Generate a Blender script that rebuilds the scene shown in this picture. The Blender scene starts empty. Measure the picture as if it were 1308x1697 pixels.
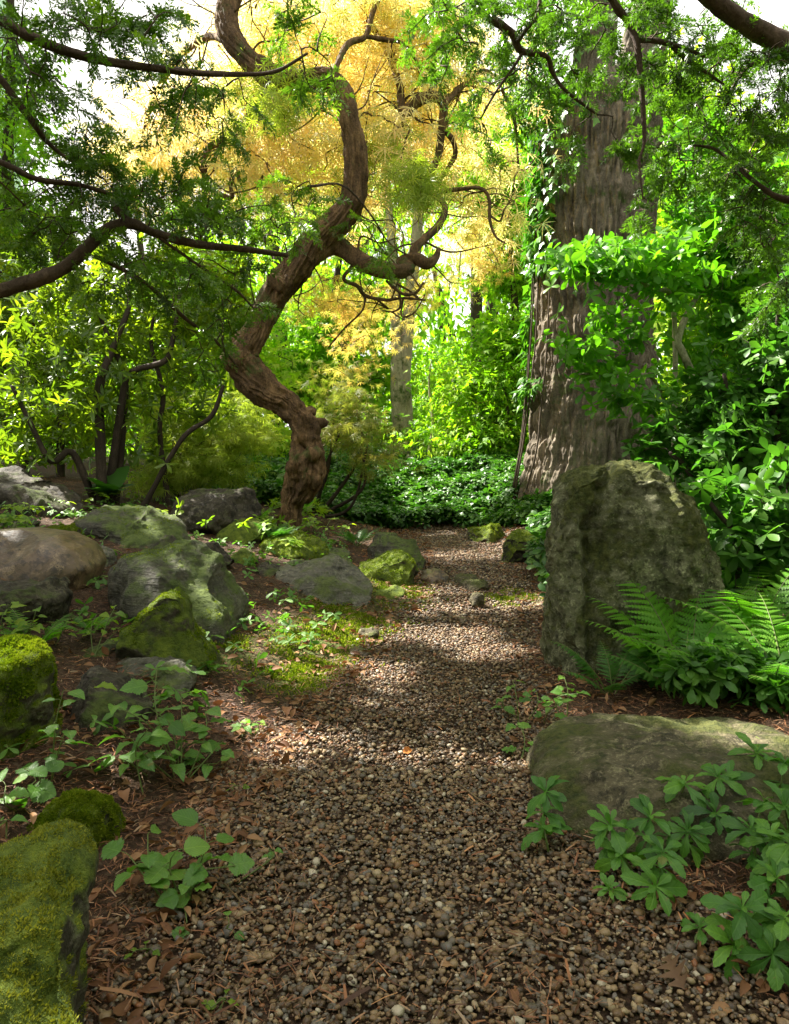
import bpy, math, random
import numpy as np
from mathutils import Vector

R = math.radians
rng = np.random.default_rng(7)
random.seed(7)
C = bpy.context.scene.collection
scene = bpy.context.scene

# ------------------------------------------------------------------ camera
F = 1200.0                    # focal length in pixels of the 1308 x 1697 photograph
HZ = 760.0                    # row of the horizon
CAM = np.array([0.0, 0.0, 1.0])
PITCH = math.atan((848.5 - HZ) / F)
cam = bpy.data.cameras.new('camera')
cam.sensor_fit = 'HORIZONTAL'
cam.sensor_width = 36.0
cam.lens = 36.0 * F / 1308.0
cam.clip_start = 0.05
cam.clip_end = 1000.0
co = bpy.data.objects.new('camera', cam)
C.objects.link(co)
co.location = CAM
co.rotation_euler = (R(90) - PITCH, 0, 0)
scene.camera = co

# ------------------------------------------------------------------ world, sun, exposure
SUN = np.array([-0.70, 0.42, 0.98])
SUN = SUN / np.linalg.norm(SUN)
world = bpy.data.worlds.new('World')
scene.world = world
world.use_nodes = True
wn = world.node_tree
wn.nodes.clear()
sky = wn.nodes.new('ShaderNodeTexSky')
sky.sky_type = 'NISHITA'
sky.sun_disc = False
sky.sun_elevation = math.asin(SUN[2])
sky.sun_rotation = math.atan2(SUN[0], SUN[1])
sky.air_density = 1.0
sky.dust_density = 4.0
sky.ozone_density = 1.0
wbg = wn.nodes.new('ShaderNodeBackground')
wbg.inputs['Strength'].default_value = 0.052
wout = wn.nodes.new('ShaderNodeOutputWorld')
wco = wn.nodes.new('ShaderNodeTexCoord')
wno = wn.nodes.new('ShaderNodeTexNoise')
wno.inputs['Scale'].default_value = 2.5
wno.inputs['Detail'].default_value = 6
wn.links.new(wco.outputs['Generated'], wno.inputs['Vector'])
wra = wn.nodes.new('ShaderNodeValToRGB')
wra.color_ramp.elements[0].position, wra.color_ramp.elements[1].position = .30, .55
wra.color_ramp.elements[0].color, wra.color_ramp.elements[1].color = (.72, .72, .72, 1), (.98, .98, .98, 1)
wn.links.new(wno.outputs['Fac'], wra.inputs[0])
wmx = wn.nodes.new('ShaderNodeMix')
wmx.data_type = 'RGBA'
wn.links.new(wra.outputs[0], wmx.inputs[0])
wn.links.new(sky.outputs[0], wmx.inputs[6])
wmx.inputs[7].default_value = (8.2, 7.9, 7.5, 1)        # thin bright cloud
wn.links.new(wmx.outputs[2], wbg.inputs[0])
wn.links.new(wbg.outputs[0], wout.inputs[0])

sl = bpy.data.lights.new('sun', 'SUN')
sl.energy = 5.0
sl.angle = R(0.5)
sl.color = (1.0, 0.94, 0.84)
so = bpy.data.objects.new('sun', sl)
C.objects.link(so)
so.rotation_euler = Vector(SUN).to_track_quat('Z', 'Y').to_euler()
so.location = (-6, 6, 14)

scene.view_settings.view_transform = 'Standard'
scene.view_settings.look = 'None'
scene.view_settings.exposure = 2.4
scene.view_settings.gamma = 1.0
scene.view_settings.use_curve_mapping = False
scene.render.engine = 'CYCLES'
cy = scene.cycles
cy.use_denoising = True
cy.max_bounces = 8
cy.diffuse_bounces = 5
cy.glossy_bounces = 2
cy.transmission_bounces = 4
cy.transparent_max_bounces = 4
cy.sample_clamp_indirect = 6.0
cy.caustics_reflective = False
cy.caustics_refractive = False
cy.use_adaptive_sampling = True
cy.adaptive_threshold = 0.008


# ------------------------------------------------------------------ noise
def _h(i, j, k, s):
    n = (i.astype(np.int64) * 73856093) ^ (j.astype(np.int64) * 19349663) ^ (k.astype(np.int64) * 83492791) ^ (s * 2654435761)
    n = (n ^ (n >> 13)) * 1274126177
    n = n & 0x7fffffff
    n = (n ^ (n >> 15)) & 0xffffff
    return n / float(0xffffff) * 2 - 1


def vnoise(p, seed=0):
    p = np.asarray(p, float)
    f = np.floor(p)
    t = p - f
    t = t * t * t * (t * (t * 6 - 15) + 10)
    i, j, k = f[:, 0], f[:, 1], f[:, 2]
    out = 0
    for a in (0, 1):
        wa = t[:, 0] if a else 1 - t[:, 0]
        for b in (0, 1):
            wb = t[:, 1] if b else 1 - t[:, 1]
            for c in (0, 1):
                wc = t[:, 2] if c else 1 - t[:, 2]
                out = out + wa * wb * wc * _h(i + a, j + b, k + c, seed)
    return out


def fbm(p, octaves=4, seed=0, gain=0.5, ridge=False):
    p = np.asarray(p, float)
    a, s, tot = 1.0, 0, 0
    for o in range(octaves):
        n = vnoise(p, seed + o)
        if ridge:
            n = 1 - 2 * np.abs(n)
        s = s + a * n
        tot += a
        a *= gain
        p = p * 2.03 + 11.7
    return s / tot


def worley(p, seed=0):
    p = np.asarray(p, float)
    f = np.floor(p)
    d1 = np.full(len(p), 9.0)
    for a in (-1, 0, 1):
        for b in (-1, 0, 1):
            for c in (-1, 0, 1):
                q = f + [a, b, c]
                o = np.stack([_h(q[:, 0], q[:, 1], q[:, 2], seed + k) for k in (1, 2, 3)], 1) * .5 + .5
                d1 = np.minimum(d1, ((q + o - p) ** 2).sum(1))
    return np.sqrt(d1)


def norm(v):
    return v / np.maximum(np.linalg.norm(v, axis=-1, keepdims=True), 1e-9)


def rdirs(n):
    return norm(rng.normal(size=(n, 3)))


# ------------------------------------------------------------------ terrain
PY_ = np.array([-3, 0.0, 1.28, 2.2, 3.5, 5.0, 7.5, 8.6, 9.6])
PL_ = np.array([-.6, -.58, -.53, -.47, -.20, .10, .30, .22, -.3])
PR_ = np.array([.9, .85, .78, .52, .68, 1.0, 1.35, 1.35, 1.0])


def xl(y):
    return np.interp(y, PY_, PL_)


def xr(y):
    return np.interp(y, PY_, PR_)


def sstep(a, b, x):
    t = np.clip((x - a) / (b - a), 0, 1)
    return t * t * (3 - 2 * t)


def H(x, y):
    x = np.atleast_1d(np.asarray(x, float))
    y = np.atleast_1d(np.asarray(y, float))
    dl = np.maximum(xl(y) - x, 0)
    dr = np.maximum(x - xr(y), 0)
    z = 0.02 * np.clip(y - 4, 0, 5)
    z = z + 0.9 * (1 - np.exp(-np.maximum(dl - .12, 0) * .32)) * sstep(0.2, 2.6, y)
    z = z + 0.10 * np.minimum(dr, 5) + .25 * sstep(.6, 3, dr) * sstep(3, 7, y)
    ys = 8.7 - .75 * np.clip(x - 1.2, 0, 3)
    z = z + .62 * sstep(ys, ys + 2.6, y) * (1 - .8 * sstep(0, 3, dl))
    z = z + .30 * np.exp(-((x - 2.2) / .75) ** 2 - ((y - 8.3) / .9) ** 2)
    off = np.clip(np.maximum(dl, dr) * 3, 0, 1)
    q = np.stack([x, y, np.zeros_like(x)], 1)
    z = z + (0.008 + .03 * off) * fbm(q * 2.2, 3, 3) + .004 * fbm(q * 14, 2, 5)
    far = sstep(14, 60, np.hypot(x, y))
    return z * (1 - far) + far * (0.8 + 0.03 * (np.hypot(x, y) - 20))


def pray(px, py):
    d = np.array([0, math.cos(PITCH), -math.sin(PITCH)]) + np.array([1, 0, 0]) * (px - 654) / F \
        + np.array([0, math.sin(PITCH), math.cos(PITCH)]) * (848.5 - py) / F
    return d


def at(px, py, Y):
    d = pray(px, py)
    return CAM + d * (Y / d[1])


def hit(px, py, h=0.0):
    """the point h above the ground that the photograph shows at this pixel"""
    d = pray(px, py)
    ys = np.linspace(0.7, 30, 1500)
    P = CAM[None] + d[None] * (ys / d[1])[:, None]
    below = P[:, 2] < H(P[:, 0], P[:, 1]) + h
    k = int(np.argmax(below)) if below.any() else 1499
    return P[k]


def gz(x, y):
    return float(H(x, y)[0])


# ------------------------------------------------------------------ mesh building
class MB:
    def __init__(self):
        self.v, self.f, self.m, self.r, self.u = [], {3: [], 4: []}, {3: [], 4: []}, [], []
        self.n = 0

    def add(self, v, f, rnd=0.5, mat=0, uv=None):
        v = np.asarray(v, float).reshape(-1, 3)
        self.v.append(v)
        self.u.append(np.zeros((len(v), 2)) if uv is None else uv)
        self.r.append(np.broadcast_to(np.asarray(rnd, float), (len(v),)))
        for a in (f if isinstance(f, (list, tuple)) else [f]):
            a = np.asarray(a, int)
            if len(a) == 0:
                continue
            k = a.shape[1]
            self.f[k].append(a + self.n)
            self.m[k].append(np.full(len(a), mat, int))
        self.n += len(v)

    def build(self, name, mats, parent=None, smooth=True):
        me = bpy.data.meshes.new(name)
        V = np.concatenate(self.v) if self.v else np.zeros((0, 3))
        loops, starts, mi = [], [], []
        s = 0
        for k in (3, 4):
            if self.f[k]:
                a = np.concatenate(self.f[k])
                loops.append(a.ravel())
                starts.append(s + np.arange(len(a)) * k)
                s += a.size
                mi.append(np.concatenate(self.m[k]))
        loops = np.concatenate(loops)
        starts = np.concatenate(starts)
        mi = np.concatenate(mi)
        me.vertices.add(len(V))
        me.vertices.foreach_set('co', V.astype(np.float32).ravel())
        me.loops.add(len(loops))
        me.loops.foreach_set('vertex_index', loops.astype(np.int32))
        me.polygons.add(len(starts))
        me.polygons.foreach_set('loop_start', starts.astype(np.int32))
        me.update(calc_edges=True)
        me.polygons.foreach_set('material_index', mi.astype(np.int32))
        me.polygons.foreach_set('use_smooth', np.full(len(starts), smooth))
        at_ = me.attributes.new('rnd', 'FLOAT', 'POINT')
        at_.data.foreach_set('value', np.concatenate(self.r).astype(np.float32))
        if any(x.any() for x in self.u):
            lf = me.attributes.new('leaf', 'FLOAT2', 'POINT')
            lf.data.foreach_set('vector', np.concatenate(self.u).astype(np.float32).ravel())
        for m in (mats if isinstance(mats, (list, tuple)) else [mats]):
            me.materials.append(m)
        me.validate()
        me.update()
        o = bpy.data.objects.new(name, me)
        C.objects.link(o)
        if parent is not None:
            o.parent = parent
        return o


def tag(o, label=None, cat=None, group=None, kind=None):
    if label:
        o['label'] = label
    if cat:
        o['category'] = cat
    if group:
        o['group'] = group
    if kind:
        o['kind'] = kind
    return o


def thing(name, label, cat, loc=(0, 0, 0), group=None):
    o = bpy.data.objects.new(name, None)
    o.empty_display_size = 0.1
    C.objects.link(o)
    o.location = loc
    return tag(o, label, cat, group)


def settle(root, loc):
    """move an Empty to the thing's base and keep its parts where they were built"""
    root.location = loc
    for c in root.children:
        c.location = Vector(c.location) - Vector(loc)


def copy_tree(o, parent=None):
    c = o.copy()
    C.objects.link(c)
    c.parent = parent
    for ch in list(o.children):
        copy_tree(ch, c)
    return c


# ------------------------------------------------------------------ templates placed many times over
def frames(d, n):
    d = norm(d)
    y = norm(np.cross(n, d))
    bad = np.linalg.norm(np.cross(n, d), axis=1) < 1e-4
    if bad.any():
        y[bad] = norm(np.cross(np.array([[0.3, .9, .2]]), d[bad]))
    z = np.cross(d, y)
    return d, y, z


def put(mb, tpl, P, d, n, s, rnd, mat=0, w=None):
    """place template (verts, [faces...]) at points P with x axis d, z axis near n, scale s"""
    tv, tf = tpl
    P = np.asarray(P, float).reshape(-1, 3)
    N = len(P)
    if N == 0:
        return
    d, y, z = frames(np.broadcast_to(d, (N, 3)), np.broadcast_to(n, (N, 3)))
    s = np.broadcast_to(np.asarray(s, float), (N,))
    w_ = s if w is None else s * np.broadcast_to(w, (N,))
    V = P[:, None] + tv[None, :, 0:1] * (d * s[:, None])[:, None] + tv[None, :, 1:2] * (y * w_[:, None])[:, None] \
        + tv[None, :, 2:3] * (z * s[:, None])[:, None]
    K = len(tv)
    base = (np.arange(N) * K)[:, None, None]
    fs = [(f[None] + base).reshape(-1, f.shape[1]) for f in tf]
    mb.add(V.reshape(-1, 3), fs, np.repeat(np.broadcast_to(rnd, (N,)), K), mat, np.tile(tv[:, :2], (N, 1)))


def leaf_tpl(ts, ws, fold=.15, droop=.15, up=0.0, bend=0.0, wave=0.0):
    """leaf along x: widths ws (half) at stations ts, folded along the midrib, drooping towards the tip"""
    v, f = [], []
    for t, w in zip(ts, ws):
        zc = up * t - droop * t * t
        b, q = bend * t * t, wave * .45 * math.sin(t * 17) * w
        v += [(t, b - w, zc + fold * w + q), (t, b, zc), (t, b + w, zc + fold * w - q)]
    for i in range(len(ts) - 1):
        a = 3 * i
        f += [(a, a + 3, a + 4, a + 1), (a + 1, a + 4, a + 5, a + 2)]
    return np.array(v, float), [np.array(f)]


LEAF2 = leaf_tpl([0, .45, 1], [.01, .22, .01], .3, .12)
LEAF_SIMPLE = (np.array([(0, 0, 0), (.5, -.26, .05), (1, 0, -.06), (.5, .26, .05)], float), [np.array([(0, 1, 2, 3)])])
LEAF_RHODO = leaf_tpl([0, .12, .45, .8, 1], [.012, .05, .14, .1, .01], .25, .28)
LEAF_OBOV = leaf_tpl([0, .1, .4, .72, .92, 1], [.02, .06, .17, .24, .14, .02], .2, .22)
LEAF_PACHY = [leaf_tpl([0, .2, .45, .6, .66, .76, .82, .92, 1], [k * w for w in [.03, .055, .13, .20, .175, .22, .165, .13, .015]], f, d, u, b, wv)
              for k, f, d, u, b, wv in ((1, .2, .42, .18, .0, .1), (.85, .3, .62, .3, .08, .2), (1.15, .12, .3, .1, -.07, .25), (.95, .4, .5, .3, -.04, .1), (1.05, .05, .75, .35, .05, .2))]
_t = np.linspace(0, 1, 23)
_w = .42 * np.sin(np.pi * np.clip(_t, 0, 1) ** .75) ** .7 * (1 + .2 * (np.arange(23) % 2))
_w[0], _w[-1] = .02, .01
LEAF_ROUND = [leaf_tpl(_t, _w * k, f, d, u, b, wv) for k, f, d, u, b, wv in ((1, .12, .22, .05, 0, .1), (.85, .3, .4, .15, .06, .25), (1.1, .02, .12, 0, -.05, .3), (.95, .2, .55, .25, .03, .15))]
_w2 = .30 * np.sin(np.pi * np.clip(_t, 0, 1) ** .7) ** .9 * (1 + .22 * (np.arange(23) % 2))
_w2[0], _w2[-1] = .02, .005
LEAF_OVATE = [leaf_tpl(_t, _w2 * k, f, d, u, b, wv) for k, f, d, u, b, wv in ((1, .15, .3, .1, 0, .1), (.85, .35, .5, .2, .07, .25), (1.15, .05, .2, 0, -.06, .3), (.95, .25, .65, .3, .03, .15))]


def lace_tpl(seed):
    g = np.random.default_rng(seed)
    v, f = [], []
    for a in np.linspace(-1.9, 1.9, 7):
        L = (1.0 - .28 * abs(a) / 1.9) * g.uniform(.85, 1.1)
        c, s = math.cos(a), math.sin(a)
        b = len(v)
        dr = g.uniform(.2, .5)
        for t, w in ((0.02, .010), (.45, .038), (1, .003)):
            x, z = L * t, -dr * L * t * t
            v += [(x * c - w * s * -1, x * s - w * c, z), (x * c + w * s * -1, x * s + w * c, z)]
        f += [(b, b + 2, b + 3, b + 1), (b + 2, b + 4, b + 5, b + 3)]
    return np.array(v, float), [np.array(f)]


LACE = [lace_tpl(i) for i in range(5)]


def maple_tpl(seed):
    """palmate leaf with five pointed lobes"""
    g = np.random.default_rng(seed)
    ang = np.array([-2.0, -1.55, -1.05, -.8, -.52, -.25, 0, .25, .52, .8, 1.05, 1.55, 2.0])
    rad = np.array([.25, .5, .3, .78, .38, .5, 1.0, .5, .38, .78, .3, .5, .25]) * g.uniform(.9, 1.1, 13)
    v = [(0, 0, 0)] + [(r * math.cos(a), r * math.sin(a), -.22 * r * r) for a, r in zip(ang, rad)]
    f = [(0, i, i + 1) for i in range(1, 13)]
    return np.array(v, float), [np.array(f)]


MAPLE = [maple_tpl(i) for i in range(3)]


def yew_tpl(seed, n=14):
    """a shoot of yew: stem with two ranks of needles"""
    g = np.random.default_rng(seed)
    v, f = [], []
    v += [(0, -.008, 0), (0, .008, 0), (1, .004, -.1), (1, -.004, -.1)]
    f.append((0, 3, 2, 1))
    for i in range(n):
        t = .04 + .95 * i / (n - 1)
        for sd in (-1, 1):
            L = (.30 if t < .8 else .24) * g.uniform(.8, 1.1)
            a = sd * (R(62) - .35 * t) + g.normal() * .1
            el = g.normal() * .75 + .1
            dx, dy, dz = math.cos(a), math.sin(a) * math.cos(el), math.sin(el)
            z0 = -.1 * t * t
            w = .042
            b = len(v)
            v += [(t, 0, z0), (t + dx * L * .5 - dy * w, dy * L * .5 + dx * w, z0 + dz * L * .5),
                  (t + dx * L, dy * L, z0 + dz * L - .015), (t + dx * L * .5 + dy * w, dy * L * .5 - dx * w, z0 + dz * L * .5 + .006)]
            f.append((b, b + 1, b + 2, b + 3))
    return np.array(v, float), [np.array(f)]


YEW = [yew_tpl(i) for i in range(6)]


# ------------------------------------------------------------------ tubes
def spline(pts, step):
    pts = np.asarray(pts, float)
    if len(pts) == 2:
        pts = np.array([pts[0], pts.mean(0), pts[1]])
    P = np.vstack([2 * pts[0] - pts[1], pts, 2 * pts[-1] - pts[-2]])
    out = []
    for i in range(1, len(P) - 2):
        L = np.linalg.norm(P[i + 1, :3] - P[i, :3])
        n = max(2, int(L / step) + 1)
        t = np.linspace(0, 1, n, endpoint=False)[:, None]
        a, b, c, d = P[i - 1], P[i], P[i + 1], P[i + 2]
        out.append(.5 * ((2 * b) + (-a + c) * t + (2 * a - 5 * b + 4 * c - d) * t * t + (-a + 3 * b - 3 * c + d) * t ** 3))
    out.append(P[-2][None])
    return np.concatenate(out)


def tube(mb, pts, rad, nseg=8, step=None, amp=0.0, fiber=0.0, twist=0.0, seed=0, mat=0, rnd=.5, lump=0.0, ff=3.2, fs=7.0, af=1.0):
    """smooth tapered tube through pts; fiber = ridges that run along it, amp = fine bark noise, lump = swellings"""
    pts = np.asarray(pts, float)
    rad = np.asarray(rad, float)
    q = np.hstack([pts, rad[:, None]])
    if step is None:
        step = max(.01, float(rad.mean()) * 2)
    q = spline(q, step)
    p, r = q[:, :3], np.maximum(q[:, 3], 1e-4)
    T = norm(np.gradient(p, axis=0))
    u = np.cross(T[0], [0.13, .97, .2])
    u = u / np.linalg.norm(u)
    U = [u]
    for i in range(1, len(p)):
        u = u - T[i] * np.dot(u, T[i])
        u = u / np.linalg.norm(u)
        U.append(u)
    U = np.array(U)
    W = np.cross(T, U)
    a = np.linspace(0, 2 * np.pi, nseg, endpoint=False)
    s = np.concatenate([[0], np.cumsum(np.linalg.norm(np.diff(p, axis=0), axis=1))])
    rr = np.repeat(r[:, None], nseg, 1)
    if fiber or amp or lump:
        A = a[None] + twist * s[:, None]
        S = np.repeat(s[:, None], nseg, 1)
        base = np.stack([np.cos(A), np.sin(A)], -1)
        if lump:
            k = np.stack([base[..., 0] * 1.2, base[..., 1] * 1.2, S / max(r.mean() * 4, .02)], -1).reshape(-1, 3)
            rr = rr * (1 + lump * fbm(k, 2, seed + 9).reshape(rr.shape))
        if fiber:
            k = np.stack([base[..., 0] * ff, base[..., 1] * ff, S / max(r.mean() * fs, .02)], -1).reshape(-1, 3)
            rr = rr * (1 + fiber * fbm(k, 4, seed, ridge=True).reshape(rr.shape))
        if amp:
            k = np.stack([base[..., 0] * 6, base[..., 1] * 6, S / max(r.mean() * 1.2, .01)], -1).reshape(-1, 3)
            rr = rr * (1 + amp * fbm(k * af, 4 if af > 1 else 3, seed + 4).reshape(rr.shape))
    V = p[:, None] + rr[..., None] * (np.cos(a)[None, :, None] * U[:, None] + np.sin(a)[None, :, None] * W[:, None])
    n = len(p)
    i = np.arange(n - 1)[:, None] * nseg
    j = np.arange(nseg)[None]
    k = (np.arange(nseg) + 1)[None] % nseg
    f = np.stack([i + j, i + k, i + nseg + k, i + nseg + j], -1).reshape(-1, 4)
    V = np.vstack([V.reshape(-1, 3), p[-1] + T[-1] * r[-1] * .8, p[0] - T[0] * r[0] * .5])
    tip = n * nseg
    jj = np.arange(nseg)
    kk = (jj + 1) % nseg
    cap = np.stack([np.full(nseg, tip), (n - 1) * nseg + jj, (n - 1) * nseg + kk], 1)
    cap2 = np.stack([np.full(nseg, tip + 1), kk, jj], 1)
    mb.add(V, [f, np.vstack([cap, cap2])], rnd, mat)
    return p, r


def path_px(l):
    """[(px, py, Y, radius in px)] -> points, radii"""
    P = np.array([at(a, b, Y) for a, b, Y, r in l])
    r = np.array([r * Y / F for a, b, Y, r in l])
    return P, r


# ------------------------------------------------------------------ materials
class NT:
    def __init__(self, name):
        self.mat = bpy.data.materials.new(name)
        self.mat.use_nodes = True
        self.t = self.mat.node_tree
        self.t.nodes.clear()
        self.out = self.n('ShaderNodeOutputMaterial')

    def n(self, typ, **kw):
        o = self.t.nodes.new(typ)
        for k, v in kw.items():
            if k in o.inputs:
                o.inputs[k].default_value = v
            else:
                setattr(o, k, v)
        return o

    def l(self, a, b):
        self.t.links.new(a, b)

    def ramp(self, fac, stops, interp='LINEAR'):
        r = self.n('ShaderNodeValToRGB')
        r.color_ramp.interpolation = interp
        e = r.color_ramp.elements
        while len(e) < len(stops):
            e.new(0.5)
        for i, (p, c) in enumerate(stops):
            e[i].position = p
            e[i].color = (*c, 1) if len(c) == 3 else c
        self.l(fac, r.inputs[0])
        return r.outputs[0]

    def noise(self, vec, scale, detail=4, rough=.55, dist=0.0):
        o = self.n('ShaderNodeTexNoise')
        o.inputs['Scale'].default_value = scale
        o.inputs['Detail'].default_value = detail
        o.inputs['Roughness'].default_value = rough
        o.inputs['Distortion'].default_value = dist
        if vec is not None:
            self.l(vec, o.inputs['Vector'])
        return o.outputs['Fac']

    def math(self, op, a, b=None, clamp=False):
        o = self.n('ShaderNodeMath', operation=op)
        o.use_clamp = clamp
        for i, x in enumerate((a, b)):
            if x is None:
                continue
            if isinstance(x, (int, float)):
                o.inputs[i].default_value = x
            else:
                self.l(x, o.inputs[i])
        return o.outputs[0]

    def mix(self, fac, a, b, mode='MIX'):
        o = self.n('ShaderNodeMix', data_type='RGBA', blend_type=mode)
        for i, x in ((0, fac), (6, a), (7, b)):
            if isinstance(x, (int, float)):
                o.inputs[i].default_value = x
            elif isinstance(x, tuple):
                o.inputs[i].default_value = (*x, 1)
            else:
                self.l(x, o.inputs[i])
        return o.outputs[2]

    def bump(self, h, strength=.5, dist=.02, normal=None):
        o = self.n('ShaderNodeBump')
        o.inputs['Strength'].default_value = strength
        o.inputs['Distance'].default_value = dist
        self.l(h, o.inputs['Height'])
        if normal is not None:
            self.l(normal, o.inputs['Normal'])
        return o.outputs[0]

    def coord(self):
        return self.n('ShaderNodeTexCoord').outputs['Object']

    def attr(self, name='rnd'):
        return self.n('ShaderNodeAttribute', attribute_name=name).outputs['Fac']

    def surf(self, col, rough=.6, spec=.4, normal=None):
        b = self.n('ShaderNodeBsdfPrincipled')
        if isinstance(col, tuple):
            b.inputs['Base Color'].default_value = (*col, 1)
        else:
            self.l(col, b.inputs['Base Color'])
        if isinstance(rough, (int, float)):
            b.inputs['Roughness'].default_value = rough
        else:
            self.l(rough, b.inputs['Roughness'])
        b.inputs['Specular IOR Level'].default_value = spec
        if normal is not None:
            self.l(normal, b.inputs['Normal'])
        return b.outputs[0]

    def done(self, sh):
        self.l(sh, self.out.inputs[0])
        return self.mat


def leaf_mat(name, stops, trans=.45, tint=(1.5, 1.7, .8), rough=.45, spec=.35, clump=1.2, veins=False):
    m = NT(name)
    stops = [(p, (min(1, r * (1.08 if g > r * 1.3 else 1)), g, b * (.65 if g > r * 1.3 else 1))) for p, (r, g, b) in stops]
    v = m.math('ADD', m.math('MULTIPLY', m.attr(), .62), m.math('MULTIPLY', m.noise(m.coord(), clump, 2), .4))
    c = m.ramp(v, stops)
    nrm = None
    if veins:
        sp = m.n('ShaderNodeSeparateXYZ')
        m.l(m.n('ShaderNodeAttribute', attribute_name='leaf').outputs['Vector'], sp.inputs[0])
        ay = m.math('ABSOLUTE', sp.outputs[1])
        w = m.math('SINE', m.math('SUBTRACT', m.math('MULTIPLY', sp.outputs[0], 46), m.math('MULTIPLY', ay, 52)))
        vein = m.math('POWER', m.math('MAXIMUM', w, 0.0), 5)
        mid = m.ramp(ay, [(.012, (1, 1, 1)), (.03, (0, 0, 0))])
        vein = m.math('MAXIMUM', m.math('MULTIPLY', vein, .55), mid)
        mot = m.noise(m.coord(), 60, 4, .7)
        c = m.mix(m.math('MULTIPLY', vein, .38), c, m.mix(1.0, c, (1.9, 1.6, 1.6), 'MULTIPLY'))
        c = m.mix(m.math('MULTIPLY', m.ramp(mot, [(.45, (0, 0, 0)), (.7, (1, 1, 1))]), .4), c, m.mix(1.0, c, (.6, .62, .6), 'MULTIPLY'))
        spot = m.ramp(m.noise(m.coord(), 26, 3, .6), [(.66, (0, 0, 0)), (.70, (1, 1, 1))])
        c = m.mix(m.math('MULTIPLY', spot, .55), c, (.20, .15, .04))
        nrm = m.bump(m.math('SUBTRACT', m.math('MULTIPLY', mot, .5), vein), .35, .004)
    tc = m.mix(1.0, c, tint, 'MULTIPLY')
    p = m.surf(c, rough, spec, nrm)
    t = m.n('ShaderNodeBsdfTranslucent')
    m.l(tc, t.inputs[0])
    x = m.n('ShaderNodeMixShader')
    x.inputs[0].default_value = trans
    m.l(p, x.inputs[1])
    m.l(t.outputs[0], x.inputs[2])
    return m.done(x.outputs[0])


def rock_mat(name, c1, c2, moss=.5, mossc=((.035, .06, .012), (.13, .17, .03)), rough=.8, speck=.5, up=1.0, scale=1.0, bump=.6, spec=.3, band=0.0):
    m = NT(name)
    co_ = m.coord()
    n1 = m.noise(co_, 3.5 * scale, 8, .62)
    base = m.ramp(n1, [(.3, c1), (.7, c2)])
    n2 = m.noise(co_, 55 * scale, 3, .6)
    base = m.mix(m.math('MULTIPLY', m.ramp(n2, [(.55, (0, 0, 0)), (.68, (1, 1, 1))]), speck), base, tuple(min(1, x * 2.0 + .03) for x in c2))
    n3 = m.noise(co_, 17 * scale, 6, .7)
    base = m.mix(m.math('MULTIPLY', m.ramp(n3, [(.50, (0, 0, 0)), (.60, (1, 1, 1))]), .75), base, tuple(x * .4 for x in c1))
    vo = m.n('ShaderNodeTexVoronoi', feature='F1')
    vo.inputs['Scale'].default_value = 10 * scale
    dst = m.n('ShaderNodeVectorMath', operation='ADD')
    m.l(co_, dst.inputs[0])
    nv = m.n('ShaderNodeTexNoise')
    nv.inputs['Scale'].default_value = 22
    m.l(co_, nv.inputs['Vector'])
    sc_ = m.n('ShaderNodeVectorMath', operation='SCALE')
    sc_.inputs['Scale'].default_value = .12
    m.l(nv.outputs['Color'], sc_.inputs[0])
    m.l(sc_.outputs[0], dst.inputs[1])
    m.l(dst.outputs[0], vo.inputs['Vector'])
    lich = m.math('MULTIPLY', m.ramp(vo.outputs['Distance'], [(.26, (1, 1, 1)), (.36, (0, 0, 0))]), m.ramp(m.noise(co_, 120, 3, .7), [(.42, (0, 0, 0)), (.55, (1, 1, 1))]))
    base = m.mix(m.math('MULTIPLY', lich, .6), base, tuple(x * 1.7 + y for x, y in zip(c2, (.02, .03, .015))))
    h = m.math('ADD', m.math('MULTIPLY', n1, .8), m.math('MULTIPLY', n3, .5))
    h = m.math('ADD', h, m.math('MULTIPLY', n2, .18))
    if band:
        mp = m.n('ShaderNodeMapping')
        mp.inputs['Scale'].default_value = (1.2, 1.2, 9)
        mp.inputs['Rotation'].default_value = (.25, .3, 0)
        m.l(co_, mp.inputs[0])
        nb = m.noise(mp.outputs[0], 5, 6, .65, .5)
        base = m.mix(m.math('MULTIPLY', m.ramp(nb, [(.42, (0, 0, 0)), (.6, (1, 1, 1))]), band), base, tuple(x * 1.25 for x in c2))
        h = m.math('ADD', h, m.math('MULTIPLY', nb, .8))
    g = m.n('ShaderNodeNewGeometry')
    sx = m.n('ShaderNodeSeparateXYZ')
    m.l(g.outputs['Normal'], sx.inputs[0])
    nm = m.noise(co_, 2.6 * scale, 5, .65)
    k = m.math('ADD', m.math('MULTIPLY', sx.outputs[2], .32 * up), m.math('MULTIPLY', nm, 1.25))
    k = m.math('ADD', k, m.math('MULTIPLY', n3, .45))
    mask = m.ramp(m.math('ADD', k, moss - 1.0 - .16 * up + .0), [(.40, (0, 0, 0)), (.58, (1, 1, 1))])
    mc = m.ramp(m.noise(co_, 24 * scale, 4, .7), [(.32, mossc[0]), (.68, mossc[1])])
    col = m.mix(mask, base, mc)
    hm = m.math('ADD', h, m.math('MULTIPLY', m.math('MULTIPLY', mask, m.noise(co_, 130, 3, .7)), .5))
    nrm = m.bump(hm, bump, .035)
    rg = m.mix(mask, (rough,) * 3, (.95,) * 3)
    return m.done(m.surf(col, rg, spec, nrm))


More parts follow.
